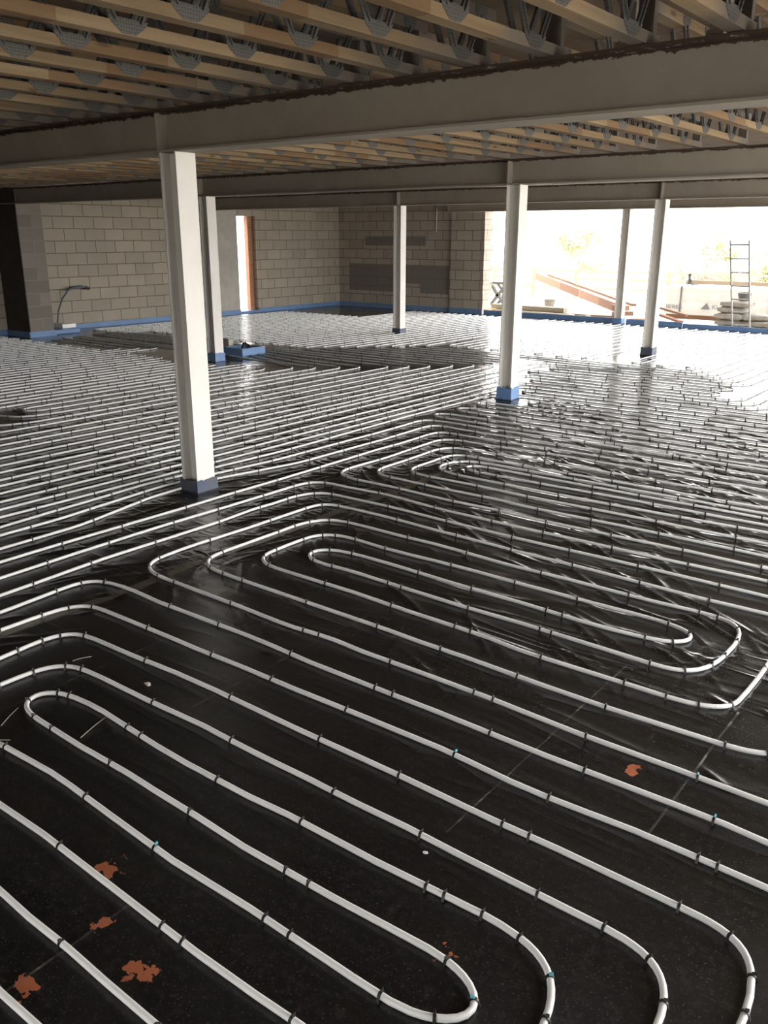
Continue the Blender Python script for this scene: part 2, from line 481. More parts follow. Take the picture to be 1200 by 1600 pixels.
# outside ground, falling away beyond the yard
bm = bmesh.new()
rows = [(-60, -.15), (26, -.15), (34, -.8), (46, -1.7), (90, -1.9), (200, -1.9)]
xs = [-160, -60, -16, 5, 60, 160]
grid = [[bm.verts.new((x, y, z)) for x in xs] for y, z in rows]
for a, b in zip(grid, grid[1:]):
    for i in range(len(xs) - 1): bm.faces.new((a[i], a[i + 1], b[i + 1], b[i]))
struct(mesh_obj('ground_outside', bm, 'ground_hardcore'))

# ------------------------------------------------------------------ steel frame
def i_beam(name, x0, x1, y, label, stiff=(), zt=ZJ, zb=ZB, bw=.205, tf=.013, tw=.009):
    root = empty(name, ((x0 + x1) / 2, y, zb))
    tag(root, label, 'beam', 'sprayed steel beams')
    L = (x1 - x0) / 2; h = zt - zb - .004
    bm = bmesh.new()
    b = bw / 2; w = tw / 2
    prism(bm, [(-b, 0), (b, 0), (b, tf), (w, tf), (w, h - tf), (b, h - tf), (b, h), (-b, h), (-b, h - tf), (-w, h - tf), (-w, tf), (-b, tf)], 'x', -L, L)
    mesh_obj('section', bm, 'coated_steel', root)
    for sx in stiff:
        for s in (-1, 1):
            a0, a1 = (w + .0005, b - .004) if s > 0 else (-b + .004, -w - .0005)
            mesh_obj('stiffener', bbox(sx - root.location.x - .006, sx - root.location.x + .006, a0, a1, tf, h - tf), 'coated_steel', root)
    return root
CX1, CX3, CX5, CX2, CX4 = -4.81, -4.91, -5.12, -9.87, -10.02
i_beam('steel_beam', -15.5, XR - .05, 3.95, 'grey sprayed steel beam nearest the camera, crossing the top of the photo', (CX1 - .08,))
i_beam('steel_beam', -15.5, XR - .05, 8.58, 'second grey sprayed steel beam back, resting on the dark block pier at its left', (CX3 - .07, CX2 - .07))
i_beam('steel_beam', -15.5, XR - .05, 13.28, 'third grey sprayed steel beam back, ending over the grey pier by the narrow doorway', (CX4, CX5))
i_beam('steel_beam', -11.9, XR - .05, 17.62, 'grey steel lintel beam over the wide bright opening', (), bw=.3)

def h_column(x, y, label, wrap='blue_film', ztop=ZB, wraph=.11, d=.164, bw=.164, tf=.012, tw=.009, ruck=1.0):
    root = empty('steel_column', (x, y, 0))
    tag(root, label, 'column', 'white steel columns')
    bm = bmesh.new()
    a, b, w = d / 2, bw / 2, tw / 2
    # flanges face +x and -x, web runs along x
    prism(bm, [(-a, -b), (-a + tf, -b), (-a + tf, -w), (a - tf, -w), (a - tf, -b), (a, -b), (a, b), (a - tf, b), (a - tf, w), (-a + tf, w), (-a + tf, b), (-a, b)], 'z', .006, ztop)
    mesh_obj('shaft', bm, 'coated_column', root)
    mesh_obj('base_plate', bbox(-a - .03, a + .03, -b - .03, b + .03, .0, .006), 'dark_rubber', root)
    # membrane strip wrapped round the foot, its top edge ragged
    bm = bmesh.new()
    e = .012; n = 9; ring = []
    per = []
    for (p, q) in (((-a - e, -b - e), (a + e, -b - e)), ((a + e, -b - e), (a + e, b + e)), ((a + e, b + e), (-a - e, b + e)), ((-a - e, b + e), (-a - e, -b - e))):
        for k in range(n): per.append((p[0] + (q[0] - p[0]) * k / n, p[1] + (q[1] - p[1]) * k / n))
    lo, mid, hi = [], [], []
    for i, (u, v) in enumerate(per):
        r = random.random()
        lo.append(bm.verts.new((u * (1.02 + .04 * r * ruck), v * (1.02 + .04 * r * ruck), .0015)))
        mid.append(bm.verts.new((u * (1 + .015 * random.random()), v * (1 + .015 * random.random()), wraph * .55)))
        hi.append(bm.verts.new((u, v, wraph + random.uniform(-.006, .010) * ruck)))
    m_ = len(per)
    for i in range(m_):
        j = (i + 1) % m_
        bm.faces.new((lo[i], lo[j], mid[j], mid[i])); bm.faces.new((mid[i], mid[j], hi[j], hi[i]))
    o = mesh_obj('foot_wrap', bm, wrap, root)
    so = o.modifiers.new('thickness', 'SOLIDIFY'); so.thickness = .003
    return root
h_column(CX1, 3.95, 'tall white steel column standing nearest the camera, left of centre', 'dirty_blue_film', wraph=.09)
h_column(CX2, 8.58, 'white steel column behind the nearest one, beside the blue-wrapped box', wraph=.12)
h_column(CX3, 8.58, 'white steel column with a crumpled bright blue foot wrap, right of centre', wraph=.135, ruck=1.6)
h_column(CX4, 13.28, 'slim white steel column in front of the dark back wall', 'dirty_blue_film', wraph=.1)
h_column(CX5, 13.28, 'steel column dark against the daylight at the right, inside the opening', 'dirty_blue_film', wraph=.12)
h_column(-7.54, 17.72, 'furthest steel column, standing in the line of the wide opening', wraph=.12)

# ------------------------------------------------------------------ piers, reveals, strips
struct(mesh_obj('wall_pier', bbox(XL, -14.79, 8.53, 9.0, 0, ZD), 'block_pier'))
struct(mesh_obj('wall_pier_render', bbox(XL, -14.785, 8.515, 8.53, 0, ZD), 'dark_render'))
struct(mesh_obj('wall_pier_grey', bbox(XL, -15.48, 13.45, 14.3, 0, ZB + .1), 'grey_render'))
# end of the back wall: pilaster and toothed daylight-lit reveal
bm = bmesh.new()
box(bm, -11.95, -11.12, YB - .09, YB, 0, ZD)
struct(mesh_obj('wall_back_pilaster', bm, 'block_back'))
bm = bmesh.new()
k = 0; z = .0
while z < 2.3:
    t = .0 if k % 2 else .0
    y1 = YB + (.20 if k % 2 else .29) + random.uniform(-.012, .012)
    zt_ = min(z + .222, 2.31)
    box(bm, -11.12, -11.02 + random.uniform(-.006, .006), YB - .09, y1, z, zt_)
    z += .225; k += 1
struct(mesh_obj('wall_back_reveal', bm, 'block_jamb'))
def strip(n, pts, h=.09, t=.012):
    bm = bmesh.new()
    for (a, b) in zip(pts, pts[1:]):
        d = Vector((b[0] - a[0], b[1] - a[1])); s = max(1, int(d.length / .5)); nrm = Vector((-d.y, d.x)).normalized() * t
        for k in range(s):
            p = Vector(a) + d * k / s; q = Vector(a) + d * (k + 1) / s
            h1 = h + random.uniform(-.006, .006); h2 = h + random.uniform(-.006, .006)
            if k: h1 = last
            last = h2
            vs = [bm.verts.new((*w, zz)) for w, zz in ((p, 0), (q, 0), (q, h2), (p, h1))]
            vs2 = [bm.verts.new((*(w + nrm), zz)) for w, zz in ((p, 0), (q, 0), (q, h2), (p, h1))]
            bm.faces.new(vs); bm.faces.new(vs2[::-1]); bm.faces.new((vs[3], vs[2], vs2[2], vs2[3]))
            bm.faces.new((vs[0], vs[3], vs2[3], vs2[0])); bm.faces.new((vs[1], vs2[1], vs2[2], vs[2]))
    bmesh.ops.remove_doubles(bm, verts=bm.verts, dist=.0001)
    return struct(mesh_obj('trim_%d' % n, bm, 'blue_film'))
e = .002
strip(1, [(XL + e, 8.5), (XL + e, YN + .5)])
strip(2, [(XL + e, 13.44), (XL + e, 9.6)])
strip(3, [(-15.48 + e, 14.3), (-15.48 + e, 13.44), (XL + .01, 13.44)], .10)
strip(4, [(XL + e, YB - .02), (XL + e, 14.99)], .095)
strip(5, [(-11.97, YB - e), (XL + .02, YB - e)], .10)
strip(6, [(-11.02, YB - .092), (-11.96, YB - .092)], .115)
strip(7, [(-7.67, 17.80), (-10.97, 17.86)], .105)
strip(8, [(-6.2, 17.78), (-7.41, 17.80)], .105)
strip(9, [(XR - .1, 17.7), (-6.19, 17.77)], .085)
strip(10, [(-14.77, 9.02), (-14.77, 8.5), (XL + .02, 8.5)], .10)

# brown tape over the film joint
bm = bmesh.new()
N = 240; L_, R_ = [], []
for k in range(N + 1):
    y = -.3 + 6.0 * k / N
    c = -3.645 + .012 * math.sin(k * .13)
    L_.append(bm.verts.new((c - .036 + random.uniform(-.0015, .0015), y, film_z(c, y) + .0015))); R_.append(bm.verts.new((c + .036 + random.uniform(-.0015, .0015), y, film_z(c, y) + .0015)))
for k in range(N): bm.faces.new((L_[k], R_[k], R_[k + 1], L_[k + 1]))
tag(mesh_obj('joint_tape', bm, 'tape_brown'), 'dull brown tape strip running across the black membrane under the pipes', 'tape')

# ------------------------------------------------------------------ joists
def joist_proto(span, mods):
    """meshes of an open-web joist: x = right face at 0, runs along +y from 0"""
    W, T, D = .072, .047, ZD - ZJ - .001
    me = {}
    for nm, z in (('bottom_chord', 0.0), ('top_chord', D - T)):
        b = bbox(-W, 0, 0, span, z, z + T)
        m_ = bpy.data.meshes.new(nm); bmesh.ops.recalc_face_normals(b, faces=b.faces); b.to_mesh(m_); b.free(); m_.materials.append(M['joist_timber']); me[nm] = m_
    b = bbox(-W, 0, .04, .078, T + .0005, D - T - .0005)
    m_ = bpy.data.meshes.new('end_block'); bmesh.ops.recalc_face_normals(b, faces=b.faces); b.to_mesh(m_); b.free(); m_.materials.append(M['joist_timber']); me['end_block'] = m_
    # one pressed steel V: nail plate at the bottom, two legs, half plates at the top
    for side, nm in ((1, 'R'), (-1, 'L')):
        b = bmesh.new()
        x0 = .0006 if side > 0 else -W - .0026
        x1 = x0 + .002
        prism(b, [(-.035, .003), (.035, .003), (.078, .034), (.098, .060), (-.098, .060), (-.078, .034)], 'x', x0, x1, 0)
        hp = .155
        for s in (-1, 1):
            prism(b, [(s * hp - .05, D - .003), (s * hp + .05, D - .003), (s * hp + .05, D - .030), (s * hp + .02, D - T - .012), (s * hp - .02, D - T - .012), (s * hp - .05, D - .030)], 'x', x0, x1, 0)
            xm = x0 + .001 - side * .008
            bar(b, (xm, s * .060, .045), (xm, s * hp, D - .040), .030, .012, (1, 0, 0))
            bar(b, (x0 + .001 + side * .004, s * .060 - .0, .048), (x0 + .001 + side * .004, s * hp, D - .042), .006, .010, (1, 0, 0))
        m_ = bpy.data.meshes.new('metal_web'); bmesh.ops.recalc_face_normals(b, faces=b.faces); b.to_mesh(m_); b.free(); m_.materials.append(M['plate']); me['web' + nm] = m_
    return me
def make_joist(me, x, y, mods, label, group, span):
    root = empty('open_web_joist', (x, y, ZJ)); tag(root, label, 'joist', group)
    def part(nm, mesh, loc=(0, 0, 0)):
        o = bpy.data.objects.new(nm, mesh); COL.objects.link(o); o.parent = root; o.location = loc
    part('bottom_chord', me['bottom_chord']); part('top_chord', me['top_chord'])
    part('end_block', me['end_block']); part('end_block', me['end_block'], (0, span - .118, 0))
    for m_ in mods:
        part('metal_web', me['webR'], (0, m_ - y, 0)); part('metal_web', me['webL'], (0, m_ - y, 0))
    return root
near = [-.40, -.81, -1.22, -1.62, -2.05, -2.44, -2.84, -3.22, -3.63, -4.02, -4.42, -4.86, -5.27, -5.67, -6.08, -6.48, -6.88, -7.29, -7.7, -8.1]
Y0N, Y1N = .75, 3.99
meN = joist_proto(Y1N - Y0N, None)
for i, x in enumerate(near):
    sh = random.uniform(-.02, .02)
    make_joist(meN, x, Y0N, [3.06 + sh + .31 * 2 * k for k in (-3, -2, -1, 0, 1)], 'open-web timber joist with dark punched plates, %s from the right before the nearest beam' % nth(i), 'open-web joists of the near bay', Y1N - Y0N)
Y0F, Y1F = 3.995, 8.52
meF = joist_proto(Y1F - Y0F, None)
x = -.94; i = 0
while x > -15.4:
    xx = x + random.uniform(-.015, .015)
    make_joist(meF, xx, Y0F, [4.80 + .645 * k + random.uniform(-.01, .01) for k in range(6)], 'open-web timber joist in the bay past the nearest beam, %s from the right' % nth(i), 'open-web joists of the second bay', Y1F - Y0F)
    x -= .405; i += 1

# ------------------------------------------------------------------ heating pipes
# courses of the pipes laid on the membrane, in metres
TR = {
'P1': [(-1.74,0.71),(-1.61,0.72)],
'P2': [(-2.08,0.90),(-1.89,0.89),(-1.74,0.90),(-1.57,0.89),(-1.40,0.89)],
'P3': [(-2.45,1.10),(-2.39,1.10),(-2.23,1.11),(-1.97,1.10),(-1.82,1.10),(-1.58,1.10),(-1.44,1.10),(-1.25,1.10),(-1.11,1.11)],
'P4a': [(-2.78,1.29),(-2.65,1.29),(-2.45,1.30),(-2.26,1.29),(-2.00,1.29),(-1.76,1.28),(-1.59,1.29),(-1.45,1.29),(-1.29,1.29),(-1.16,1.29),(-1.01,1.29),(-0.96,1.29),(-0.91,1.29),(-0.87,1.31)],
'P5a': [(-0.78,1.36),(-0.77,1.39),(-0.79,1.42),(-0.82,1.45),(-0.88,1.48),(-0.95,1.48),(-1.03,1.48),(-1.13,1.47),(-1.29,1.46),(-1.50,1.46),(-1.62,1.45),(-1.76,1.45),(-1.78,1.46),(-2.11,1.46),(-2.27,1.47),(-2.48,1.46),(-2.72,1.46),(-2.82,1.46),(-2.95,1.46),(-3.01,1.49),(-3.03,1.53),(-3.03,1.59),(-2.98,1.63),(-2.92,1.65),(-2.86,1.65),(-2.74,1.66),(-2.45,1.64),(-2.18,1.63),(-1.99,1.63),(-1.81,1.63),(-1.70,1.65),(-1.53,1.65),(-1.41,1.65),(-1.05,1.66),(-0.93,1.67),(-0.86,1.66),(-0.78,1.65),(-0.72,1.62),(-0.69,1.58),(-0.67,1.54),(-0.66,1.47)],
'P7': [(-3.19,1.51),(-3.19,1.59),(-3.19,1.66),(-3.19,1.73),(-3.14,1.79),(-3.10,1.80),(-2.99,1.81),(-2.58,1.82),(-2.29,1.83),(-2.01,1.82),(-1.95,1.83),(-1.73,1.83),(-1.54,1.82),(-1.31,1.83),(-1.26,1.82),(-1.10,1.83),(-0.96,1.83),(-0.82,1.83),(-0.65,1.83),(-0.61,1.83),(-0.56,1.82),(-0.51,1.80),(-0.47,1.76),(-0.46,1.72),(-0.45,1.66),(-0.45,1.63)],
'P8': [(-3.41,1.63),(-3.43,1.75),(-3.44,1.85),(-3.42,1.94),(-3.40,1.99),(-3.32,2.00),(-3.24,2.01),(-3.11,2.01),(-2.77,2.03),(-2.49,2.03),(-2.31,2.03),(-2.22,2.03),(-2.04,2.03),(-1.73,2.03),(-1.46,2.03),(-1.23,2.03),(-1.08,2.03),(-1.05,2.03),(-0.98,2.04),(-0.83,2.03),(-0.66,2.03),(-0.49,2.03),(-0.42,2.03),(-0.39,2.03),(-0.35,2.01),(-0.33,1.96),(-0.31,1.91),(-0.30,1.84),(-0.30,1.75)],
'P9': [(-3.68,1.78),(-3.68,2.03),(-3.68,2.11),(-3.63,2.21),(-3.58,2.22),(-3.45,2.22),(-3.24,2.22),(-2.95,2.24),(-2.92,2.23),(-2.44,2.24),(-2.28,2.24),(-2.03,2.25),(-1.64,2.25),(-1.47,2.26),(-1.20,2.24),(-1.00,2.24),(-0.80,2.25),(-0.60,2.25),(-0.37,2.25)],
'P10': [(-3.87,1.89),(-3.88,2.06),(-3.90,2.30),(-3.90,2.39),(-3.86,2.43),(-3.77,2.45),(-3.57,2.46),(-3.36,2.44),(-2.89,2.46),(-2.68,2.47),(-2.35,2.45),(-1.75,2.45),(-1.32,2.45),(-1.06,2.45),(-0.80,2.45),(-0.50,2.46),(-0.42,2.45)],
'P11': [(-0.48,2.65),(-0.68,2.66),(-1.21,2.66),(-1.44,2.67),(-1.74,2.67),(-2.26,2.67),(-2.38,2.69),(-2.65,2.66),(-2.88,2.67),(-3.24,2.67),(-3.65,2.67),(-3.77,2.69),(-3.83,2.73),(-3.87,2.78),(-3.87,2.87),(-3.88,3.05),(-3.86,3.32),(-3.85,3.60),(-3.85,3.67),(-3.85,4.02),(-3.85,4.18),(-3.80,4.24),(-3.73,4.25),(-3.62,4.25),(-3.36,4.25),(-3.00,4.24),(-2.65,4.23),(-2.34,4.22),(-1.64,4.21),(-1.24,4.20),(-0.93,4.21),(-0.90,4.21)],
'P12': [(-0.56,2.95),(-0.59,2.93),(-0.61,2.92),(-0.69,2.91),(-0.76,2.91),(-1.12,2.89),(-1.58,2.90),(-1.80,2.91),(-2.09,2.91),(-2.19,2.92),(-2.47,2.91),(-2.80,2.92),(-3.14,2.92),(-3.21,2.92),(-3.39,2.92),(-3.49,2.91),(-3.58,2.95),(-3.62,2.98),(-3.66,3.04),(-3.66,3.11),(-3.65,3.26),(-3.66,3.41),(-3.65,3.54),(-3.66,3.77),(-3.63,3.90),(-3.57,3.99),(-3.40,4.02),(-3.04,4.01),(-2.64,4.02),(-2.21,4.00),(-1.76,4.01),(-1.41,4.01),(-1.14,4.03),(-1.04,4.03),(-0.98,4.00),(-0.94,3.95),(-0.93,3.86),(-0.92,3.83),(-0.92,3.69),(-0.93,3.53),(-0.95,3.44),(-1.01,3.37),(-1.03,3.36),(-1.09,3.36),(-1.28,3.36),(-1.63,3.36),(-1.85,3.37),(-2.12,3.36),(-2.54,3.36),(-2.81,3.38),(-3.00,3.37),(-3.09,3.36),(-3.20,3.38),(-3.26,3.42),(-3.27,3.49),(-3.20,3.57),(-3.10,3.59),(-3.01,3.60),(-2.85,3.60),(-2.53,3.59),(-2.21,3.58),(-1.97,3.58),(-1.86,3.58),(-1.59,3.57),(-1.41,3.57),(-1.29,3.58),(-1.21,3.60),(-1.21,3.58),(-1.10,3.64),(-1.07,3.67),(-1.07,3.71),(-1.10,3.76),(-1.17,3.79),(-1.33,3.81),(-1.53,3.80),(-2.05,3.80),(-2.10,3.80),(-2.60,3.79),(-2.97,3.78),(-3.27,3.80),(-3.39,3.76),(-3.44,3.69),(-3.44,3.53),(-3.44,3.33),(-3.45,3.25),(-3.41,3.19),(-3.35,3.15),(-3.23,3.14),(-2.98,3.15),(-2.65,3.16),(-2.20,3.14),(-1.79,3.14),(-1.72,3.12),(-1.70,3.12),(-1.23,3.12),(-0.97,3.12),(-0.90,3.12),(-0.80,3.15),(-0.76,3.18),(-0.74,3.21),(-0.75,3.32),(-0.74,3.49),(-0.75,3.65)],
'P14': [(-4.07,2.00),(-4.09,2.31),(-4.11,2.68),(-4.10,3.06),(-4.10,3.53),(-4.13,3.86),(-4.10,3.97),(-4.11,4.23),(-4.06,4.37),(-3.99,4.43),(-3.77,4.43),(-3.43,4.45),(-3.00,4.43),(-2.51,4.42),(-2.04,4.43),(-1.56,4.43),(-1.26,4.43),(-0.99,4.43),(-0.96,4.43)],
'P15': [(-4.29,2.12),(-4.30,2.38),(-4.31,2.85),(-4.32,3.25),(-4.31,3.71),(-4.30,4.03),(-4.30,4.40),(-4.29,4.56),(-4.18,4.64),(-3.93,4.63),(-3.68,4.66),(-3.05,4.62),(-2.56,4.61),(-2.25,4.62),(-1.65,4.62),(-1.01,4.65)],
'P16': [(-1.07,4.85),(-1.16,4.84),(-1.81,4.84),(-2.55,4.82),(-2.70,4.84),(-3.21,4.82),(-3.78,4.84),(-4.08,4.83),(-4.21,4.85),(-4.26,4.89),(-4.29,4.94),(-4.30,5.04),(-4.29,5.23),(-4.28,5.51),(-4.29,5.93),(-4.31,6.20),(-4.32,6.35),(-4.22,6.41),(-4.14,6.43),(-3.96,6.41),(-3.36,6.46),(-3.03,6.47)],
'P17': [(-1.12,5.04),(-1.25,5.05),(-2.01,5.05),(-2.81,5.03),(-2.84,5.06),(-3.45,5.03),(-3.70,5.04),(-3.94,5.05),(-4.03,5.06),(-4.08,5.11),(-4.11,5.16),(-4.11,5.29),(-4.10,5.44),(-4.10,5.72),(-4.12,6.00),(-4.05,6.16),(-3.92,6.16),(-3.68,6.19),(-3.18,6.21),(-2.90,6.21)],
'P18': [(-1.18,5.27),(-1.25,5.26),(-1.75,5.27),(-2.29,5.26),(-2.77,5.25),(-3.26,5.26),(-3.62,5.25),(-3.85,5.26),(-3.89,5.30),(-3.91,5.34),(-3.92,5.45),(-3.91,5.61),(-3.93,5.86),(-3.91,5.93),(-3.82,6.00),(-3.74,5.97),(-3.61,5.98),(-3.28,5.98)],
'P19': [(-1.24,5.49),(-1.60,5.47),(-2.11,5.44),(-2.68,5.42),(-3.18,5.42),(-3.57,5.42),(-3.72,5.46),(-3.75,5.50),(-3.78,5.54),(-3.79,5.63),(-3.76,5.76),(-3.67,5.85),(-3.41,5.87)],
'P20': [(-1.28,5.64),(-1.79,5.63),(-2.48,5.62),(-2.86,5.60),(-3.24,5.60),(-3.38,5.59),(-3.56,5.59),(-3.61,5.64),(-3.63,5.69),(-3.59,5.75),(-3.50,5.77),(-3.38,5.76)],
'Q1': [(-4.51,5.77),(-4.50,5.95),(-4.52,6.44),(-4.50,6.61),(-4.41,6.62),(-4.26,6.61),(-3.80,6.62),(-3.22,6.64),(-3.11,6.65)],
'Q2': [(-4.71,6.02),(-4.73,6.48),(-4.73,6.63),(-4.74,6.79),(-4.61,6.84),(-4.41,6.81),(-3.77,6.82),(-3.21,6.85)],
'Q3': [(-4.93,6.31),(-4.93,6.69),(-4.95,6.89),(-4.89,6.99),(-4.62,7.01),(-4.17,7.00),(-3.81,7.01),(-3.32,7.06)],
'Q4': [(-4.92,7.17),(-4.77,7.13),(-4.59,7.15),(-4.24,7.16),(-4.98,7.23),(-5.01,7.31),(-4.88,7.38),(-4.68,7.36),(-4.52,7.35),(-4.02,7.35)],
'Q5': [(-4.97,7.67),(-4.89,7.57),(-4.64,7.55),(-5.00,7.73),(-4.83,7.79),(-4.60,7.80),(-4.09,7.77)],
'Q6': [(-5.00,8.06),(-4.94,7.99),(-4.87,7.98),(-4.64,7.97),(-4.28,7.62),(-5.02,8.16),(-4.87,8.22),(-4.62,8.18),(-4.27,8.17)],
}
PR = .0095
def smooth_path(pts, step=.03, sig=.055):
    P = [Vector((p[0], p[1])) for p in pts]
    out = []; carry = 0.0
    for a, b in zip(P, P[1:]):
        d = (b - a).length
        if d < 1e-6: continue
        n = max(1, int(round(d / step)))
        for k in range(n): out.append(a + (b - a) * k / n)
    out.append(P[-1])
    w = [math.exp(-.5 * (k * step / sig) ** 2) for k in range(-6, 7)]
    for _ in range(2):
        q = []
        n = len(out)
        for i in range(n):
            r = min(6, i, n - 1 - i)
            s = Vector((0, 0)); t = 0
            for k in range(-r, r + 1): s += out[i + k] * w[k + 6]; t += w[k + 6]
            q.append(s / t)
        out = q
    return out
def simplify(Q, tol=.0012, far=.5):
    keep = [0]; i = 0; n = len(Q)
    while i < n - 1:
        j = i + 1
        while j + 1 < n and (Q[j + 1] - Q[i]).length < far:
            a, b = Q[i], Q[j + 1]; d = (b - a)
            L = d.length
            if L < 1e-6: break
            ok = True
            for k in range(i + 1, j + 1):
                e = Q[k] - a
                if abs(d.x * e.y - d.y * e.x) / L > tol: ok = False; break
            if not ok: break
            j += 1
        keep.append(j); i = j
    return [Q[k] for k in keep]
CLIPS = []       # (x, y, angle, pipe phrase)
PN = [0]
def pipe(pts, label, phrase, group='white heating pipes', wob=.006, tol=.0012, clips=True):
    Q = smooth_path(pts)
    s0 = random.uniform(0, 99)
    n = len(Q); W_ = []
    for i, p in enumerate(Q):
        d = (Q[min(i + 1, n - 1)] - Q[max(i - 1, 0)]).normalized()
        nn = Vector((-d.y, d.x))
        W_.append(p + nn * wob * (noise.noise((p.x * 1.7 + s0, p.y * 1.7, s0))) * 2)
    Q = simplify(W_, tol)
    bm = bmesh.new()
    tube(bm, [(p.x, p.y, PR + .002 + .004 * max(0, noise.noise((p.x * 1.3, p.y * 1.3, s0)))) for p in Q], PR, 8)
    o = mesh_obj('heating_pipe', bm, 'pipe', smooth=True)
    o['label'] = label; o['category'] = 'pipe'; o['group'] = group
    if clips:
        s = random.uniform(.05, .4); L = 0
        for i in range(1, n):
            L += (W_[i] - W_[i - 1]).length
            a = W_[max(0, i - 5)]; b = W_[i]; c = W_[min(n - 1, i + 5)]
            d1, d2 = (b - a), (c - b)
            if d1.length < 1e-5 or d2.length < 1e-5: continue
            turn = abs(d1.angle_signed(d2))
            if L > (s if turn < .15 else min(s, .12)):
                d = (W_[min(n - 1, i + 1)] - W_[i - 1])
                CLIPS.append((b.x, b.y, math.atan2(d.y, d.x), phrase, o))
                L = 0; s = random.uniform(.34, .50) if random.random() > .1 else random.uniform(.05, .09)
    PN[0] += 1
    return o
def rev(L): return L[::-1]
T = TR
RX = 1.2
pipe([(-2.39, -1.6), (-2.39, .56), (-2.25, .71)] + T['P1'] + [(-1.0, .71), (-.86, .6), (-.85, -1.6)], 'white pipe cutting off the bottom left corner of the photo', 'corner pipe')
pipe([(-2.80, -1.6), (-2.80, .95), (-2.66, 1.1)] + T['P3'] + [(-.92, 1.1), (-.80, 1.06), (-.80, .94), (-.92, .9)] + rev(T['P2']) + [(-2.45, .9), (-2.59, .76), (-2.6, -1.6)], 'white pipe of the two long straight runs nearest the bottom left', 'lowest left pipe')
pipe([(-3.0, -1.6), (-3.0, 1.14), (-2.87, 1.29)] + T['P4a'] + T['P5a'] + [(-.64, 1.2), (-.6, .3), (-.6, -1.6)], 'white pipe with the small hairpin at left and the tight bend at bottom centre', 'front hairpin pipe')
pipe([(-3.19, -1.6)] + T['P7'] + [(-.45, -1.6)], 'white pipe looping round the front hairpin, curving down at bottom right of centre', 'pipe round the front hairpin')
pipe([(-3.42, -1.6)] + T['P8'] + [(-.29, -1.6)], 'white pipe whose rounded bend nearly touches the bottom right corner', 'bottom right bend pipe')
pipe([(-3.68, -1.6)] + T['P9'] + [(-.1, 2.25), (.08, 2.18), (.12, 2.0), (.12, -1.6)], 'white pipe bending at left directly on the brown tape strip, nearest such bend', 'first taped bend pipe')
pipe([(-3.88, -1.6)] + T['P10'] + [(RX, 2.46)], 'white pipe with a rounded bend just left of the pointed bend', 'second taped bend pipe')
pipe([(RX, 2.66)] + T['P11'] + [(RX, 4.2)], 'white pipe with the leftmost pointed bend, below the nearest column', 'pointed bend pipe')
pipe([(RX, 3.84), (-.3, 3.83), (-.42, 3.7), (-.44, 3.2), (-.48, 3.0)] + T['P12'] + [(-.75, 3.8), (-.7, 3.97), (-.55, 4.02), (RX, 4.02)], 'white pipe winding in the nested hairpins at the middle of the photo', 'nested hairpin pipe')
pipe([(-4.08, -1.6)] + T['P14'] + [(RX, 4.43)], 'white pipe wrapping outside the nested hairpins, bent just right of the nearest column', 'outer wrapping pipe')
pipe([(-4.29, -1.6)] + T['P15'] + [(RX, 4.63)], 'white pipe passing close in front of the nearest column foot', 'pipe before the column foot')
pipe([(RX, 4.85)] + T['P16'] + [(RX, 6.45)], 'white pipe with the lowest of the long hairpins right of the nearest column', 'lowest long hairpin pipe')
pipe([(RX, 5.05)] + T['P17'] + [(RX, 6.22)], 'white pipe with a long hairpin inside the lowest long one', 'second long hairpin pipe')
pipe([(RX, 5.27)] + T['P18'] + [(-1.5, 6.01), (RX, 6.0)], 'white pipe with the third long hairpin, beside the shiny creases', 'third long hairpin pipe')
pipe([(RX, 5.49)] + T['P19'] + [(-1.53, 5.88), (RX, 5.87)], 'white pipe with the round hairpin enclosing the smallest one at right of centre', 'enclosing hairpin pipe')
pipe([(RX, 5.64)] + T['P20'] + [(-1.5, 5.765), (RX, 5.755)], 'white pipe with the smallest innermost hairpin at right of centre', 'innermost hairpin pipe')
pipe([(-4.51, -1.6), (-4.52, 3.0)] + T['Q1'] + [(RX, 6.67)], 'white pipe with the first rounded elbow beyond the long hairpins', 'first elbow pipe')
pipe([(-4.70, -1.6), (-4.73, 2.9), (-4.89, 3.55), (-4.91, 4.15), (-4.74, 4.9)] + T['Q2'] + [(RX, 6.87)], 'white pipe that swerves past the back of the nearest column foot', 'second elbow pipe')
pipe([(-4.93, -1.6), (-4.95, 2.9), (-5.06, 3.8), (-4.95, 4.9)] + T['Q3'] + [(RX, 7.06)], 'white pipe with the third rounded elbow beyond the long hairpins', 'third elbow pipe')
def hair(x, ya, yb, x1=RX, d=None):
    s = 1 if x1 > x else -1
    return [(x1, ya), (x + s * .09, ya), (x - s * .02, ya + (yb - ya) * .22), (x - s * .02, ya + (yb - ya) * .78), (x + s * .09, yb), (x1, yb)]
pipe(hair(-5.0, 7.17, 7.37), 'white pipe with the nearest of three pointed hairpins below the blue-wrapped column', 'near pointed hairpin')
pipe(hair(-4.99, 7.57, 7.78), 'white pipe with the middle of three pointed hairpins below the blue-wrapped column', 'middle pointed hairpin')
pipe(hair(-5.0, 7.98, 8.18), 'white pipe with the hairpin touching the blue-wrapped column foot', 'foot hairpin')
pipe(hair(-4.58, 8.38, 8.58), 'white pipe with a hairpin just right of the blue-wrapped column foot', 'hairpin right of blue foot')
FL = 'field behind the nearest column'
def lo(c): return -1.6 if c > -7.7 else -.55 * c - 1.9
TOP = 17.45
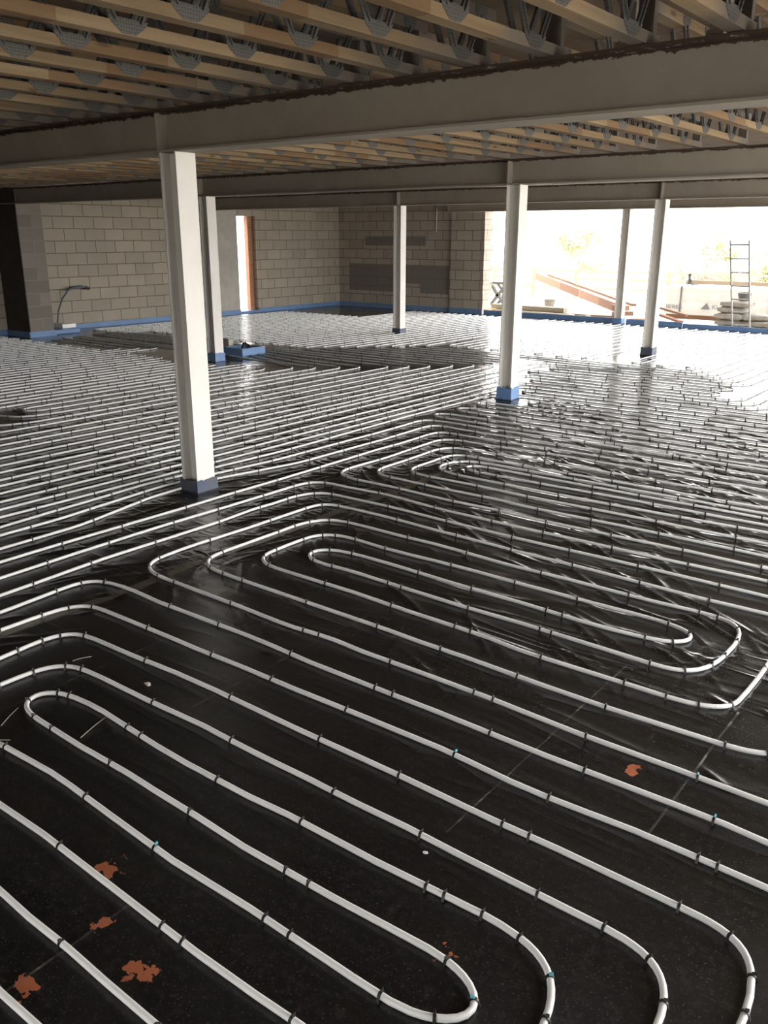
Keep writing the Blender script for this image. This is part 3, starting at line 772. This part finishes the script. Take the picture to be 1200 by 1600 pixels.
# runs that turn right past the blue-wrapped column
pipe([(-5.12, lo(-5.12)), (-5.10, 2.6), (-5.20, 3.8), (-5.12, 5.0), (-5.17, 7.0), (-5.15, 8.62), (-5.0, 8.78), (RX, 8.79)], 'white pipe that turns right just behind the blue-wrapped column', 'pipe behind blue foot')
pipe([(-5.28, lo(-5.28)), (-5.3, 9.2), (-5.1, 9.4), (-2.6, 9.4), (RX, 9.42)], 'white pipe that turns right one row behind the blue-wrapped column', 'second pipe behind blue foot')
pipe(hair(-5.0, 8.99, 9.19), 'white pipe with a small hairpin beyond the blue-wrapped column', 'small hairpin beyond')
pipe([(-5.44, lo(-5.44)), (-5.46, 9.4), (-5.3, 9.6), (-2.55, 9.6), (-2.38, 9.75), (-2.36, TOP)], 'white pipe turning right then away toward the opening, lowest of the bends at far right', 'lowest far right bend')
pipe([(-2.56, TOP), (-2.55, 9.95), (-2.7, 9.8), (-5.25, 9.8), (-5.36, 9.84), (-5.36, 9.96), (-5.25, 10.0), (-2.9, 10.0), (-2.74, 10.15), (-2.75, TOP)], 'white pipe of a long hairpin whose ends run out to the opening at far right', 'far right hairpin')
pipe([(-5.60, lo(-5.6)), (-5.64, 10.02), (-5.48, 10.2), (-3.16, 10.2), (-3.05, 10.25), (-3.05, 10.36), (-3.16, 10.41), (-5.62, 10.41), (-5.74, 10.46), (-5.74, 10.58), (-5.62, 10.64), (-3.16, 10.65), (-3.04, 10.7), (-3.04, 10.82), (-3.16, 10.87), (-5.55, 10.86), (-5.64, 10.91), (-5.64, 11.02), (-5.55, 11.07), (-3.2, 11.07), (-3.0, 11.25), (-2.97, TOP)], 'white pipe snaking back and forth before the far opening', 'far snaking pipe')
pipe([(-5.77, lo(-5.77)), (-5.86, 8), (-5.86, 11.1), (-5.68, 11.28), (-3.35, 11.28), (-3.18, 11.45), (-3.17, TOP)], 'white pipe making the outer turn round the far snaking pipe', 'outer far turn')
pipe([(-5.95, lo(-5.95)), (-6.03, 8), (-6.05, 11.3), (-5.88, 11.48), (-3.55, 11.48), (-3.38, 11.65), (-3.37, TOP)], 'white pipe making the outermost far turn by the backlit column', 'outermost far turn')
# runs that turn left on the diagonal : corner height = c + 17.15
cs = [-6.14, -6.34, -6.54, -6.76, -6.99, -7.2, -7.42, -7.7, -7.9, -8.14]
ROWS = []
for i, c in enumerate(cs):
    yt = c + 17.13 - .025 * i * 0
    ROWS.append((c, yt))
fx = [-9.27, -9.47, -9.66, -9.86]
band_y = [10.10, 9.98, 9.86, 9.74, 9.62, 9.50, 9.38, 9.26]
for i, (c, yt) in enumerate(ROWS):
    base = [(c + .0, lo(c)), (c - .01, 4.5), (c + random.uniform(-.02, .02), 7.0), (c, yt - .13), (c - .10, yt)]
    if i == 9: base[0:2] = [(-8.74, 4.42), (-8.45, 4.43), (-8.22, 4.52), (-8.14, 4.8), (-8.14, 5.4)]
    if i == 8: base[0:2] = [(-8.74, 4.02), (-8.2, 4.05), (-7.97, 4.18), (-7.9, 4.45), (-7.9, 5.2)]
    if i == 7: base[0:2] = [(-8.6, 3.55), (-7.95, 3.68), (-7.76, 3.82), (-7.70, 4.1), (-7.7, 5.0)]
    if i < 4:
        p = base + [(fx[i] + .14, yt + .0), (fx[i] - .02, yt + .12), (fx[i], yt + .4), (fx[i], TOP - .4 + .1 * (i % 2))]
    else:
        by = band_y[i - 4]
        p = base + [(-8.9, yt), (-10.6, by if by > 9.35 else by), (-12.3, by), (-14.3, by - .02)]
    pipe(p, 'long white pipe turning left at a point on the diagonal, %s from the right' % nth(i), 'diagonal pipe, %s from the right' % nth(i))
pipe([(-14.3, 9.12), (-12.3, 9.14), (-10.6, 9.1), (-9.0, 8.95), (-8.5, 8.78), (-8.38, 8.65), (-8.38, 4.85), (-8.42, 4.74), (-8.54, 4.70), (-8.62, 4.76), (-8.62, 8.35), (-8.75, 8.5), (-8.9, 8.45), (-8.86, 8.2), (-8.85, lo(-8.85))], 'white pipe with the lone hairpin at the left edge of the photo', 'lone left hairpin')
# left field : straight runs joined in hairpins in front of the band
k = 0; c = -9.06
while c > -11.6:
    yt = 8.28 if c < -9.4 else 8.5
    if -10.3 < c < -9.8: yt = 8.12
    pipe([(c, lo(c)), (c + random.uniform(-.02, .02), (lo(c) + yt) / 2), (c, yt - .1), (c - .03, yt), (c - .17, yt), (c - .2, yt - .1), (c - .2 + random.uniform(-.02, .02), (lo(c) + yt) / 2), (c - .2, lo(c - .2))], 'long white pipe at left doubling back below the band, %s hairpin from the right' % nth(k), 'left doubled pipe, %s from the right' % nth(k))
    c -= .4; k += 1
for i, (c, yt) in enumerate([(-11.66, 9.0), (-11.86, 8.78), (-12.06, 8.56)]):
    pipe([(c, lo(c)), (c, yt - .12), (c - .1, yt), (-14.2, yt)], 'white pipe pointing right in front of the left wall, %s from the right' % nth(i), 'left wall pipe, %s from the right' % nth(i))
k = 0; c = -12.26
while c > -15.1:
    yt = 8.28
    pipe([(c, lo(c)), (c, yt - .1), (c - .03, yt), (c - .17, yt), (c - .2, yt - .1), (c - .2, lo(c - .2))], 'far white pipe doubling back beside the block pier, %s hairpin from the right' % nth(k), 'pier side pipe, %s from the right' % nth(k))
    c -= .4; k += 1
# far field between the band and the back wall
G3 = 'far pipes before the back wall'
def topof(c): return 15.45 if c < -12.75 else TOP
k = 0; c = -10.06
while c > -15.2:
    yb = 10.45 if c > -14.0 else 9.95
    pipe([(c, topof(c)), (c, yb + .1), (c - .03, yb), (c - .17, yb), (c - .2, yb + .1), (c - .2, topof(c - .2))], 'far white pipe before the left wall doorway, %s hairpin from the right' % nth(k), 'doorway side pipe, %s from the right' % nth(k), tol=.003)
    c -= .4; k += 1
pipe([(-9.07, TOP), (-9.07, 11.34), (-8.95, 11.2), (-6.5, 11.2), (-6.38, 11.25), (-6.38, 11.36), (-6.5, 11.41), (-8.75, 11.41), (-8.87, 11.54), (-8.87, TOP)], 'far white pipe with a pointed bend and a hairpin behind the diagonal', 'far pointed bend pipe', tol=.003)
pipe([(-8.67, TOP), (-8.67, 11.75), (-8.55, 11.62), (-6.3, 11.68), (-3.75, 11.68), (-3.58, 11.85), (-3.57, TOP)], 'far white pipe running the width of the floor before the opening', 'far crossing pipe', tol=.003)
pipe([(-8.47, TOP), (-8.47, 11.95), (-8.35, 11.83), (-6.3, 11.88), (-3.95, 11.88), (-3.78, 12.05), (-3.77, TOP)], 'furthest white pipe running the width of the floor before the opening', 'furthest crossing pipe', tol=.003)
k = 0; c = -3.98
while c > -8.2:
    yb = 12.1 + (.0 if k % 2 else .06)
    if -5.4 < c - .1 < -4.9: yb = 13.5
    pipe([(c, TOP), (c, yb + .1), (c - .03, yb), (c - .17, yb), (c - .2, yb + .1), (c - .2, TOP)], 'far white pipe in the glare before the wide opening, %s hairpin from the right' % nth(k), 'glare pipe, %s from the right' % nth(k), tol=.003)
    c -= .4; k += 1
k = 0; c = -2.16
while c > -2.2:
    pipe([(c, TOP), (c, 9.7), (c + .1, 9.6), (RX, 9.6)], 'white pipe at the far right edge running to the opening', 'right edge pipe', tol=.003); c -= .2

# ------------------------------------------------------------------ staple clips
def clip_mesh(bm, x, y, a, tabmat=0):
    ca, sa = math.cos(a), math.sin(a)
    R_ = PR + .0022; zc = PR + .003
    prof = [(R_ + .003, -.001 - zc)] + [(R_ * math.cos(t), R_ * math.sin(t)) for t in (0, .5, 1.05, 1.57, 2.09, 2.64, PI)] + [(-R_ - .003, -.001 - zc)]
    w = .0042; outer = []; inner = []
    A, B, C, D = [], [], [], []
    for u, v in prof:
        k = 1.0 - .0018 / max(.002, math.hypot(u, v))
        for lst, s, kk in ((A, -w, 1), (B, w, 1), (C, -w, k), (D, w, k)):
            uu, vv = u * kk, v * kk
            lst.append(bm.verts.new((x + ca * s - sa * uu, y + sa * s + ca * uu, zc + vv)))
    for i in range(len(prof) - 1):
        bm.faces.new((A[i], B[i], B[i + 1], A[i + 1])); bm.faces.new((C[i + 1], D[i + 1], D[i], C[i]))
        bm.faces.new((A[i + 1], C[i + 1], C[i], A[i])); bm.faces.new((B[i], D[i], D[i + 1], B[i + 1]))
def clip_tab(bm, x, y, a):
    ca, sa = math.cos(a), math.sin(a); zc = 2 * PR + .0052
    vs = []
    for s, u, v in ((-.003, -.002, 0), (.003, -.002, 0), (.003, .009, 0), (-.003, .009, 0), (-.002, 0, .006), (.002, 0, .006), (.002, .009, .008), (-.002, .009, .008)):
        vs.append(bm.verts.new((x + ca * s - sa * u, y + sa * s + ca * u, zc + v)))
    for f in ((0, 1, 2, 3), (7, 6, 5, 4), (0, 4, 5, 1), (1, 5, 6, 2), (2, 6, 7, 3), (3, 7, 4, 0)): bm.faces.new([vs[i] for i in f])
view = camo.matrix_world.inverted()
def seen(c):
    p = view @ Vector((c[0], c[1], .02))
    if p.z > -.3: return None
    u, v = p.x / -p.z * 1344.3, p.y / -p.z * 1344.3
    return -p.z if abs(u) < 600 and abs(v) < 800 else None
vis = sorted([(d, i) for i, d in enumerate(seen(c) for c in CLIPS) if d])
nearest = [i for d, i in vis[:300]]
b = bmesh.new(); clip_mesh(b, 0, 0, 0)
mc = bpy.data.meshes.new('pipe_clip'); bmesh.ops.recalc_face_normals(b, faces=b.faces); b.to_mesh(mc); b.free(); mc.materials.append(M['clip'])
b = bmesh.new(); clip_tab(b, 0, 0, 0)
mt = bpy.data.meshes.new('tab'); bmesh.ops.recalc_face_normals(b, faces=b.faces); b.to_mesh(mt); b.free(); mt.materials.append(M['clip'])
mt2 = mt.copy(); mt2.materials.clear(); mt2.materials.append(M['cyan'])
cyan = set(random.sample(nearest[:45], 6))
for i in nearest:
    x, y, a, ph, po = CLIPS[i]
    o = bpy.data.objects.new('pipe_clip', mc); COL.objects.link(o)
    o.location = (x, y, 0); o.rotation_euler = (random.uniform(-.06, .06), 0, a + random.uniform(-.08, .08))
    t = bpy.data.objects.new('tab', mt2 if i in cyan else mt); COL.objects.link(t); t.parent = o
    if i in cyan: t['label'] = 'pale cyan tab'
    tag(o, ('black clip with a pale cyan tab on the ' if i in cyan else 'small black staple clip pinning down the ') + ph, 'clip', 'staple clips on the ' + ph)
rest = set(range(len(CLIPS))) - set(nearest)
bm = bmesh.new()
for i in rest:
    x, y, a, ph, po = CLIPS[i]
    clip_mesh(bm, x, y, a); clip_tab(bm, x, y, a)
o = mesh_obj('pipe_clips', bm, 'clip')
tag(o, 'many tiny black staple clips on the pipes further back', 'clip', None, 'stuff')
print('PIPES', PN[0], 'CLIPS', len(CLIPS), 'visible', len(vis))

# ------------------------------------------------------------------ things by the walls
# flexible hose out of the floor, bent over against the left wall
root = empty('service_hose', (XL + .1, 9.45, 0)); tag(root, 'dark blue-grey hose arching from the floor over to the left block wall', 'hose')
bm = bmesh.new()
P = [(.05, 0, .0), (.05, .005, .15), (.045, .06, .38), (.04, .17, .60), (.035, .32, .755), (.03, .46, .80), (.03, .60, .81), (.02, .72, .795)]
tube(bm, [Vector(p) for p in P], .018, 10, radii=[.016, .016, .016, .017, .019, .026, .030, .022])
mesh_obj('tube', bm, 'hose_blue', root, smooth=True)
bm = bmesh.new(); tube(bm, [(.02, .715, .795), (.015, .79, .77), (-.06, .80, .77)], .03, 10); mesh_obj('end_cap', bm, 'dark_rubber', root)
root = empty('upstand_box', (-15.2, 9.3, 0)); tag(root, 'low blue-wrapped upstand against the left wall beside the block pier', 'upstand')
mesh_obj('blue_skirt', bbox(-.33, .33, -.29, .29, .001, .085, .012), 'blue_film', root)
tag(mesh_obj('white_block', bbox(-.16, .16, -.13, .16, 0, .075, .008), 'white_plastic', loc=(-15.2, 9.46, .086)), 'small white block lying on the blue upstand by the left wall', 'block')
root = empty('floor_duct_box', (-10.10, 9.36, 0)); tag(root, 'low blue-skirted floor box standing behind the second column', 'box')
bm = bmesh.new()
for a in ((-.22, .22, -.24, -.21), (-.22, .22, .21, .24), (-.22, -.19, -.21, .21), (.19, .22, -.21, .21)): box(bm, a[0], a[1], a[2], a[3], .001, .12)
mesh_obj('blue_skirt', bm, 'blue_film', root)
bm = bmesh.new(); box(bm, -.188, .188, -.208, .208, .001, .07); mesh_obj('infill', bm, 'white_plastic', root)
bm = bmesh.new(); tube(bm, [(-.15, .1, .07), (-.1, .08, .15), (.0, .02, .17), (.12, .0, .15), (.17, -.02, .13)], .016, 8); tube(bm, [(.0, .1, .07), (.05, .05, .15), (.1, -.05, .16)], .014, 6)
mesh_obj('pipe_tail', bm, 'dark_rubber', root, smooth=True)
tag(mesh_obj('loose_block', bbox(-.22, .22, -.05, .05, 0, .215, .006), 'fair_block', loc=(-10.58, 9.33, .0)), 'single pale concrete block standing behind the second column', 'block')
# hanging flex on the back wall, brown stud in the doorway
bm = bmesh.new(); tube(bm, [(0, 0, 0), (.004, .0, -.2), (-.004, .0, -.42), (.0, 0, -.58)], .010, 6)
tag(mesh_obj('hanging_cable', bm, 'white_plastic', loc=(-12.42, YB - .03, 2.43), smooth=True), 'short pale cable hanging down the back wall', 'cable')
bm = bmesh.new(); box(bm, -.06, .06, -.075, .075, .055, 2.195)
tag(mesh_obj('door_stud', bm, 'brown_stud', loc=(XL - .18, DY1 - .085, 0)), 'upright brown timber in the narrow doorway of the left wall', 'timber')
bm = bbox(XL - .36, XL, DY0, DY1, -.02, .05)
struct(mesh_obj('trim_11', bm, 'blue_film'))

# debris on the membrane
def chip(x, y, s, label, mat='white_plastic'):
    bm = bmesh.new(); bmesh.ops.create_icosphere(bm, subdivisions=1, radius=s)
    for v in bm.verts: v.co = Vector((v.co.x * random.uniform(.7, 1.4), v.co.y * random.uniform(.5, 1), v.co.z * .45))
    tag(mesh_obj('rubble_chip', bm, mat, loc=(x, y, s * .40)), label, 'debris')
chip(-1.23, 1.78, .009, 'tiny white chip lying between two pipes near the front')
chip(-2.73, 1.90, .016, 'small pale triangular chip on the membrane left of centre', 'fair_block')
def straw(x, y, a, L, label):
    bm = bmesh.new(); d = Vector((math.cos(a), math.sin(a), 0)) * L
    tube(bm, [(0, 0, .003), d * .5 + Vector((0, 0, .006)), d + Vector((0, 0, .003))], .0016, 5)
    tag(mesh_obj('film_sliver', bm, 'fair_block', loc=(x, y, 0)), label, 'debris')
straw(-2.60, 1.50, 1.9, .17, 'pale sliver lying inside the front left hairpin')
straw(-2.79, 1.33, .75 - PI, .09, 'pale sliver just below the front left hairpin')
straw(-2.98, 1.47, -1.0, .13, 'pale sliver left of the front left hairpin')
straw(-3.16, 1.83, 1.2, .08, 'short pale sliver by the third bend at left')

# ------------------------------------------------------------------ the yard outside
GZ = -.15
def at(x, y, z=GZ): return (x, y, z)
# pallet of wrapped boards
root = empty('board_pallet', (-6.44, 21.9, GZ), .0); tag(root, 'pale wrapped pallet of insulation boards with grey lettering outside', 'pallet')
bm = bbox(-1.5, 1.5, -.6, .6, .10, .76, .03)
bmesh.ops.subdivide_edges(bm, edges=bm.edges[:], cuts=6, use_grid_fill=True)
for v in bm.verts: v.co += Vector((0, noise.noise(v.co * Vector((1.2, 1, 5)) * 1.0) * .015 if hasattr(v.co, '__mul__') and False else noise.noise((v.co.x * 1.2, v.co.y, v.co.z * 6)) * .015, 0))
stack = mesh_obj('wrapped_stack', bm, 'wrap_film', root)
for sx in (-1.09, .98):
    bm = bmesh.new()
    for a in ((-.615, -.605, .09, .775), (.605, .615, .09, .775)): box(bm, sx - .02, sx + .02, a[0] - .012 * (1 if a[0] < 0 else -1), a[1] - .012 * (1 if a[0] < 0 else -1), a[2], a[3])
    box(bm, sx - .02, sx + .02, -.63, .63, .766, .776)
    mesh_obj('strap', bm, 'print_grey', stack)
for sy in (-.5, 0, .5): mesh_obj('skid', bbox(-1.45, 1.45, sy - .05, sy + .05, 0, .10), 'old_board' if sy else 'dark_rubber', root)
def lettering(txt, x, z, size):
    cu = bpy.data.curves.new('print_lettering', 'FONT'); cu.body = txt; cu.size = size; cu.extrude = .001
    o = bpy.data.objects.new('tmp_text', cu); COL.objects.link(o)
    bpy.context.view_layer.update()
    me = bpy.data.meshes.new_from_object(o.evaluated_get(bpy.context.evaluated_depsgraph_get()))
    bpy.data.objects.remove(o)
    me.materials.clear(); me.materials.append(M['print_grey'])
    q = bpy.data.objects.new('print_lettering', me); COL.objects.link(q); q.parent = stack
    q.location = (x, -.632, z); q.rotation_euler = (PI / 2, 0, 0)
lettering('BERKS', -1.43, .235, .14)
lettering('KI', -.32, .265, .145)
bm = bmesh.new(); prism(bm, [(-.58, .255), (-.37, .255), (-.45, .405)], 'y', -.634, -.630); mesh_obj('print_logo', bm, 'print_grey', stack)
# loose boards lying on the pallet, with a small dark clamp on top
tag(mesh_obj('loose_board', bbox(-1.5, 1.2, -.05, .05, 0, .09, .004), 'pale_board', loc=(-6.3, 22.35, GZ + .78)), 'pale board lying along the back of the wrapped pallet', 'board')
root = empty('bar_clamp', (-7.62, 22.1, GZ + .775)); tag(root, 'small dark clamp standing on the left end of the wrapped pallet', 'tool')
mesh_obj('base', bbox(-.07, .09, -.05, .05, 0, .03), 'dark_rubber', root)
bm = bmesh.new(); bar(bm, (-.02, 0, .03), (-.03, 0, .2), .05, .05); bar(bm, (-.03, 0, .16), (.05, 0, .05), .03, .03); mesh_obj('body', bm, 'dark_rubber', root)
mesh_obj('head', bbox(-.06, .01, -.03, .03, .2, .26, .008), 'dark_rubber', root)
# sacks heaped beside the pallet
def sack(x, y, z, rz, sx, sy, sz, label):
    bm = bmesh.new(); bmesh.ops.create_cube(bm, size=1)
    bmesh.ops.subdivide_edges(bm, edges=bm.edges[:], cuts=5, use_grid_fill=True)
    s0 = random.uniform(0, 50)
    for v in bm.verts:
        p = v.co.copy(); r = max(abs(p.x), abs(p.y)) * 2
        p.z *= 1 - .55 * r ** 4
        f = 1 + .06 * noise.noise((p.x * 4 + s0, p.y * 4, p.z * 4))
        v.co = Vector((p.x * sx, p.y * sy, p.z * sz)) * f + Vector((0, 0, .012 * noise.noise((p.x * 9, p.y * 9, s0))))
    o = mesh_obj('cement_sack', bm, 'sack_paper', loc=(x, y, z + sz * .5), smooth=True); o.rotation_euler = (0, 0, rz)
    tag(o, label, 'sack', 'sacks heaped by the ladder')
SX, SY = -5.75, 20.3
lab = ['left sack of the bottom layer behind the ladder', 'right sack of the bottom layer behind the ladder', 'left sack of the second layer behind the ladder', 'right sack of the second layer behind the ladder', 'left sack of the third layer behind the ladder', 'sack on top of the heap behind the ladder', 'outlying sack at the right foot of the heap']
for (dx, z, rz), l in zip(((-.25, 0, .05), (.34, 0, -.1), (-.25, .14, -.08), (.30, .14, .1), (-.22, .28, .05), (-.15, .41, -.06), (.82, 0, .3)), lab):
    sack(SX + dx, SY + random.uniform(-.03, .03), GZ + z, rz, .62, .42, .155, l)
root = empty('mixing_tub', (SX - .02, SY + .0, GZ + .56)); tag(root, 'dark tub standing on the heap of sacks behind the ladder', 'tub')
bm = bmesh.new()
n = 16; rings = []
for r, z in ((.11, 0), (.15, .17), (.16, .17), (.145, .175), (.11, .02)):
    rings.append([bm.verts.new((r * math.cos(2 * PI * k / n), r * math.sin(2 * PI * k / n), z)) for k in range(n)])
for A, B in zip(rings, rings[1:]):
    for k in range(n): bm.faces.new((A[k], A[(k + 1) % n], B[(k + 1) % n], B[k]))
bm.faces.new(rings[0][::-1]); bm.faces.new(rings[-1])
mesh_obj('body', bm, 'dark_rubber', root)
bm = bmesh.new(); tube(bm, [(.155 * math.cos(t), .155 * math.sin(t), .165 + .0 * t) for t in [k * PI / 8 for k in range(17)]], .008, 6); mesh_obj('rim', bm, 'print_grey', root)
# ladder leaning at the opening
root = empty('ladder', (-5.44, 19.2, GZ)); tag(root, 'tall grey ladder leaning toward the building outside the opening at right', 'ladder')
LT = 1.85; tilt = -.85
for s in (-1, 1):
    bm = bmesh.new(); bar(bm, (s * .18, 0, 0), (s * .18, tilt, LT), .022, .05, (0, 1, 0)); mesh_obj('stile', bm, 'aluminium', root)
for k in range(7):
    z = .14 + k * .27
    bm = bmesh.new(); tube(bm, [(-.17, tilt * z / LT, z), (.17, tilt * z / LT, z)], .014, 8); mesh_obj('rung', bm, 'aluminium', root)
# timber lying about
def board(name, p, q, w, h, mat, label, group=None):
    p, q = Vector(p), Vector(q); m_ = (p + q) / 2
    bm = bmesh.new(); bar(bm, p - m_, q - m_, w, h)
    o = mesh_obj(name, bm, mat, loc=m_); tag(o, label, 'board', group); return o
g1 = 'boards stacked behind the blue-wrapped column'
board('pale_board', (-11.6, 19.35, GZ + .10), (-9.30, 19.15, GZ + .10), .16, .10, 'pale_board', 'lower front board of the pale stack outside the opening', g1)
board('pale_board', (-11.6, 19.6, GZ + .10), (-9.05, 19.45, GZ + .10), .22, .10, 'pale_board', 'lower back board of the pale stack outside the opening', g1)
board('pale_board', (-11.7, 19.5, GZ + .215), (-9.62, 19.4, GZ + .215), .2, .11, 'pale_board', 'top board of the pale stack outside the opening', g1)
for xx in (-11.2, -9.9): board('bearer', (xx, 19.1, GZ + .025), (xx, 19.75, GZ + .025), .07, .05, 'old_board', 'short bearer under the %s end of the pale board stack' % ('left' if xx < -10.5 else 'right'))
board('yellow_board', (-12.6, 20.0, GZ + .04), (-11.75, 19.6, GZ + .04), .2, .075, 'yellow_board', 'lower yellow board beside the toothed wall end')
board('yellow_board', (-12.6, 20.05, GZ + .125), (-11.8, 19.65, GZ + .125), .18, .075, 'yellow_board', 'upper yellow board beside the toothed wall end')
board('long_plank', (-13.6, 25.2, .55), (-8.62, 20.2, .10), .05, .21, 'old_board', 'long reddish plank sloping down onto the offcut pile', 'long planks')
board('long_plank', (-13.2, 25.3, .60), (-8.35, 20.45, .185), .12, .06, 'old_board', 'narrow long plank lying alongside the reddish sloping one', 'long planks')
board('plank_rest', (-13.4, 25.05, -.17), (-13.4, 25.05, .455), .1, .1, 'white_plastic', 'stub post holding up the far end of the planks')
# offcuts
for (x, y, z, a, L, w, h, l) in ((-8.75, 19.75, .06, .0, .75, .16, .12, 'flat offcut at the bottom of the offcut pile'), (-8.35, 19.8, .175, .9, .5, .14, .1, 'crosswise offcut in the middle of the offcut pile'), (-8.45, 19.9, .30, -.5, .42, .2, .12, 'slanting offcut on top of the offcut pile'), (-7.85, 19.55, .06, .3, .4, .12, .1, 'small offcut just right of the furthest column')):
    o = mesh_obj('timber_offcut', bbox(-L / 2, L / 2, -w / 2, w / 2, -h / 2, h / 2, .006), 'old_board', loc=(x, y, GZ + z)); o.rotation_euler = (0, 0, a); tag(o, l, 'offcut', 'timber offcuts')
board('dark_batten', (-8.0, 20.6, GZ + .34), (-6.9, 20.0, GZ + .20), .05, .05, 'old_board', 'thin batten right of the furthest column')
board('dark_batten', (-7.9, 20.35, GZ + .22), (-6.95, 19.85, GZ + .06), .12, .05, 'old_board', 'wider batten below the thin one right of the furthest column')
# folding trestle seen past the toothed wall end
root = empty('folding_trestle', (-13.0, 22.1, GZ)); tag(root, 'dark folding trestle seen between the wall end and the blue-wrapped column', 'trestle')
for s in (-1, 1):
    for y in (-.2, .2):
        bm = bmesh.new(); bar(bm, (-s * .26, y, 0), (s * .26, y, .62), .09, .07); mesh_obj('leg', bm, 'dark_rubber', root)
mesh_obj('top_rail', bbox(-.34, .34, -.06, .06, .60, .66), 'dark_rubber', root)
bm = bmesh.new(); bar(bm, (-.1, -.2, .3), (.1, .2, .3), .03, .03); mesh_obj('brace', bm, 'dark_rubber', root)
# bucket
root = empty('bucket', (-11.1, 21.4, GZ)); tag(root, 'pale bucket standing under the long sloping planks', 'bucket')
bm = bmesh.new(); n = 16; rings = []
for r, z in ((.11, 0), (.15, .28), (.158, .28), (.158, .3), (.14, .3), (.10, .02)):
    rings.append([bm.verts.new((r * math.cos(2 * PI * k / n), r * math.sin(2 * PI * k / n), z)) for k in range(n)])
for A, B in zip(rings, rings[1:]):
    for k in range(n): bm.faces.new((A[k], A[(k + 1) % n], B[(k + 1) % n], B[k]))
bm.faces.new(rings[0][::-1]); bm.faces.new(rings[-1])
mesh_obj('pail', bm, 'sack_paper', root)
bm = bmesh.new(); tube(bm, [(.16 * math.cos(t), .03, .29 - .16 * math.sin(t)) for t in [k * PI / 8 for k in range(9)]], .005, 6); mesh_obj('handle', bm, 'dark_rubber', root)
# post and rail fence
FY = 33.0
root = empty('rail_fence', (-15, FY, -.72)); tag(root, 'pale post and rail fence at the far side of the yard', 'fence')
for k in range(12):
    mesh_obj('post', bbox(-.06, .06, -.06, .06, -.1, 1.25), 'fence_timber', root, loc=(-10.5 + k * 1.9, 0, 0))
for z in (.45, .80, 1.1):
    mesh_obj('rail', bbox(-10.7, 10.7, -.10, -.065, z, z + .10), 'fence_timber', root)
# thin spring trees beyond the fence
def tree(x, y, z, h, spread, mat, label, seed):
    rnd = random.Random(seed)
    root = empty('spring_tree', (x, y, z)); tag(root, label, 'tree', 'spring trees beyond the fence')
    bm = bmesh.new(); tips = []
    def branch(p, d, L, r, lv):
        pts = [p]; q = p; dd = d
        for k in range(4):
            dd = (dd + Vector((rnd.uniform(-.2, .2), rnd.uniform(-.2, .2), .08))).normalized(); q = q + dd * L / 4; pts.append(q)
        tube(bm, pts, r, 5, radii=[r * (1 - .15 * k) for k in range(5)])
        tips.extend(pts[2:])
        if lv:
            for k in range(4):
                a = rnd.uniform(0, 2 * PI); s = pts[rnd.randint(1, 4)]
                nd = (dd * .55 + Vector((math.cos(a), math.sin(a), rnd.uniform(0, .5))) * spread).normalized()
                branch(s, nd, L * rnd.uniform(.45, .7), r * .5, lv - 1)
    branch(Vector((0, 0, 0)), Vector((0, 0, 1)), h * .62, h * .012, 3)
    mesh_obj('trunk', bm, 'bark', root)
    bm = bmesh.new()
    for t in tips:
        for k in range(5):
            c = t + Vector((rnd.gauss(0, .12), rnd.gauss(0, .12), rnd.gauss(0, .1))) * h * .35
            u = Vector((rnd.uniform(-1, 1), rnd.uniform(-1, 1), rnd.uniform(-1, 1))).normalized() * h * .022; w = u.orthogonal().normalized() * h * .012
            vs = [bm.verts.new(c - u), bm.verts.new(c + w), bm.verts.new(c + u), bm.verts.new(c - w)]
            bm.faces.new(vs)
    o = mesh_obj('foliage', bm, mat, root); o['kind'] = 'stuff'
tree(-20.0, 42, -1.6, 3.3, .9, 'spring_leaf', 'yellow-green young tree seen between the blue-wrapped column and the furthest column', 3)
tree(-12.9, 38, -1.2, 3.0, .9, 'blossom', 'hazy pale tree just left of the backlit column', 5)
tree(-12.6, 43, -1.6, 3.2, .8, 'spring_leaf', 'thin pale tree above the left part of the wrapped pallet', 8)
tree(-10.9, 41, -1.6, 3.3, .8, 'spring_leaf', 'thin pale tree above the middle of the wrapped pallet', 11)
tree(-9.0, 41, -1.6, 2.8, 1.0, 'blossom', 'low hazy tree just left of the ladder', 14)
tree(-23.5, 17.2, -.15, 2.6, .9, 'spring_leaf', 'yellow-green bush seen through the narrow doorway', 17)
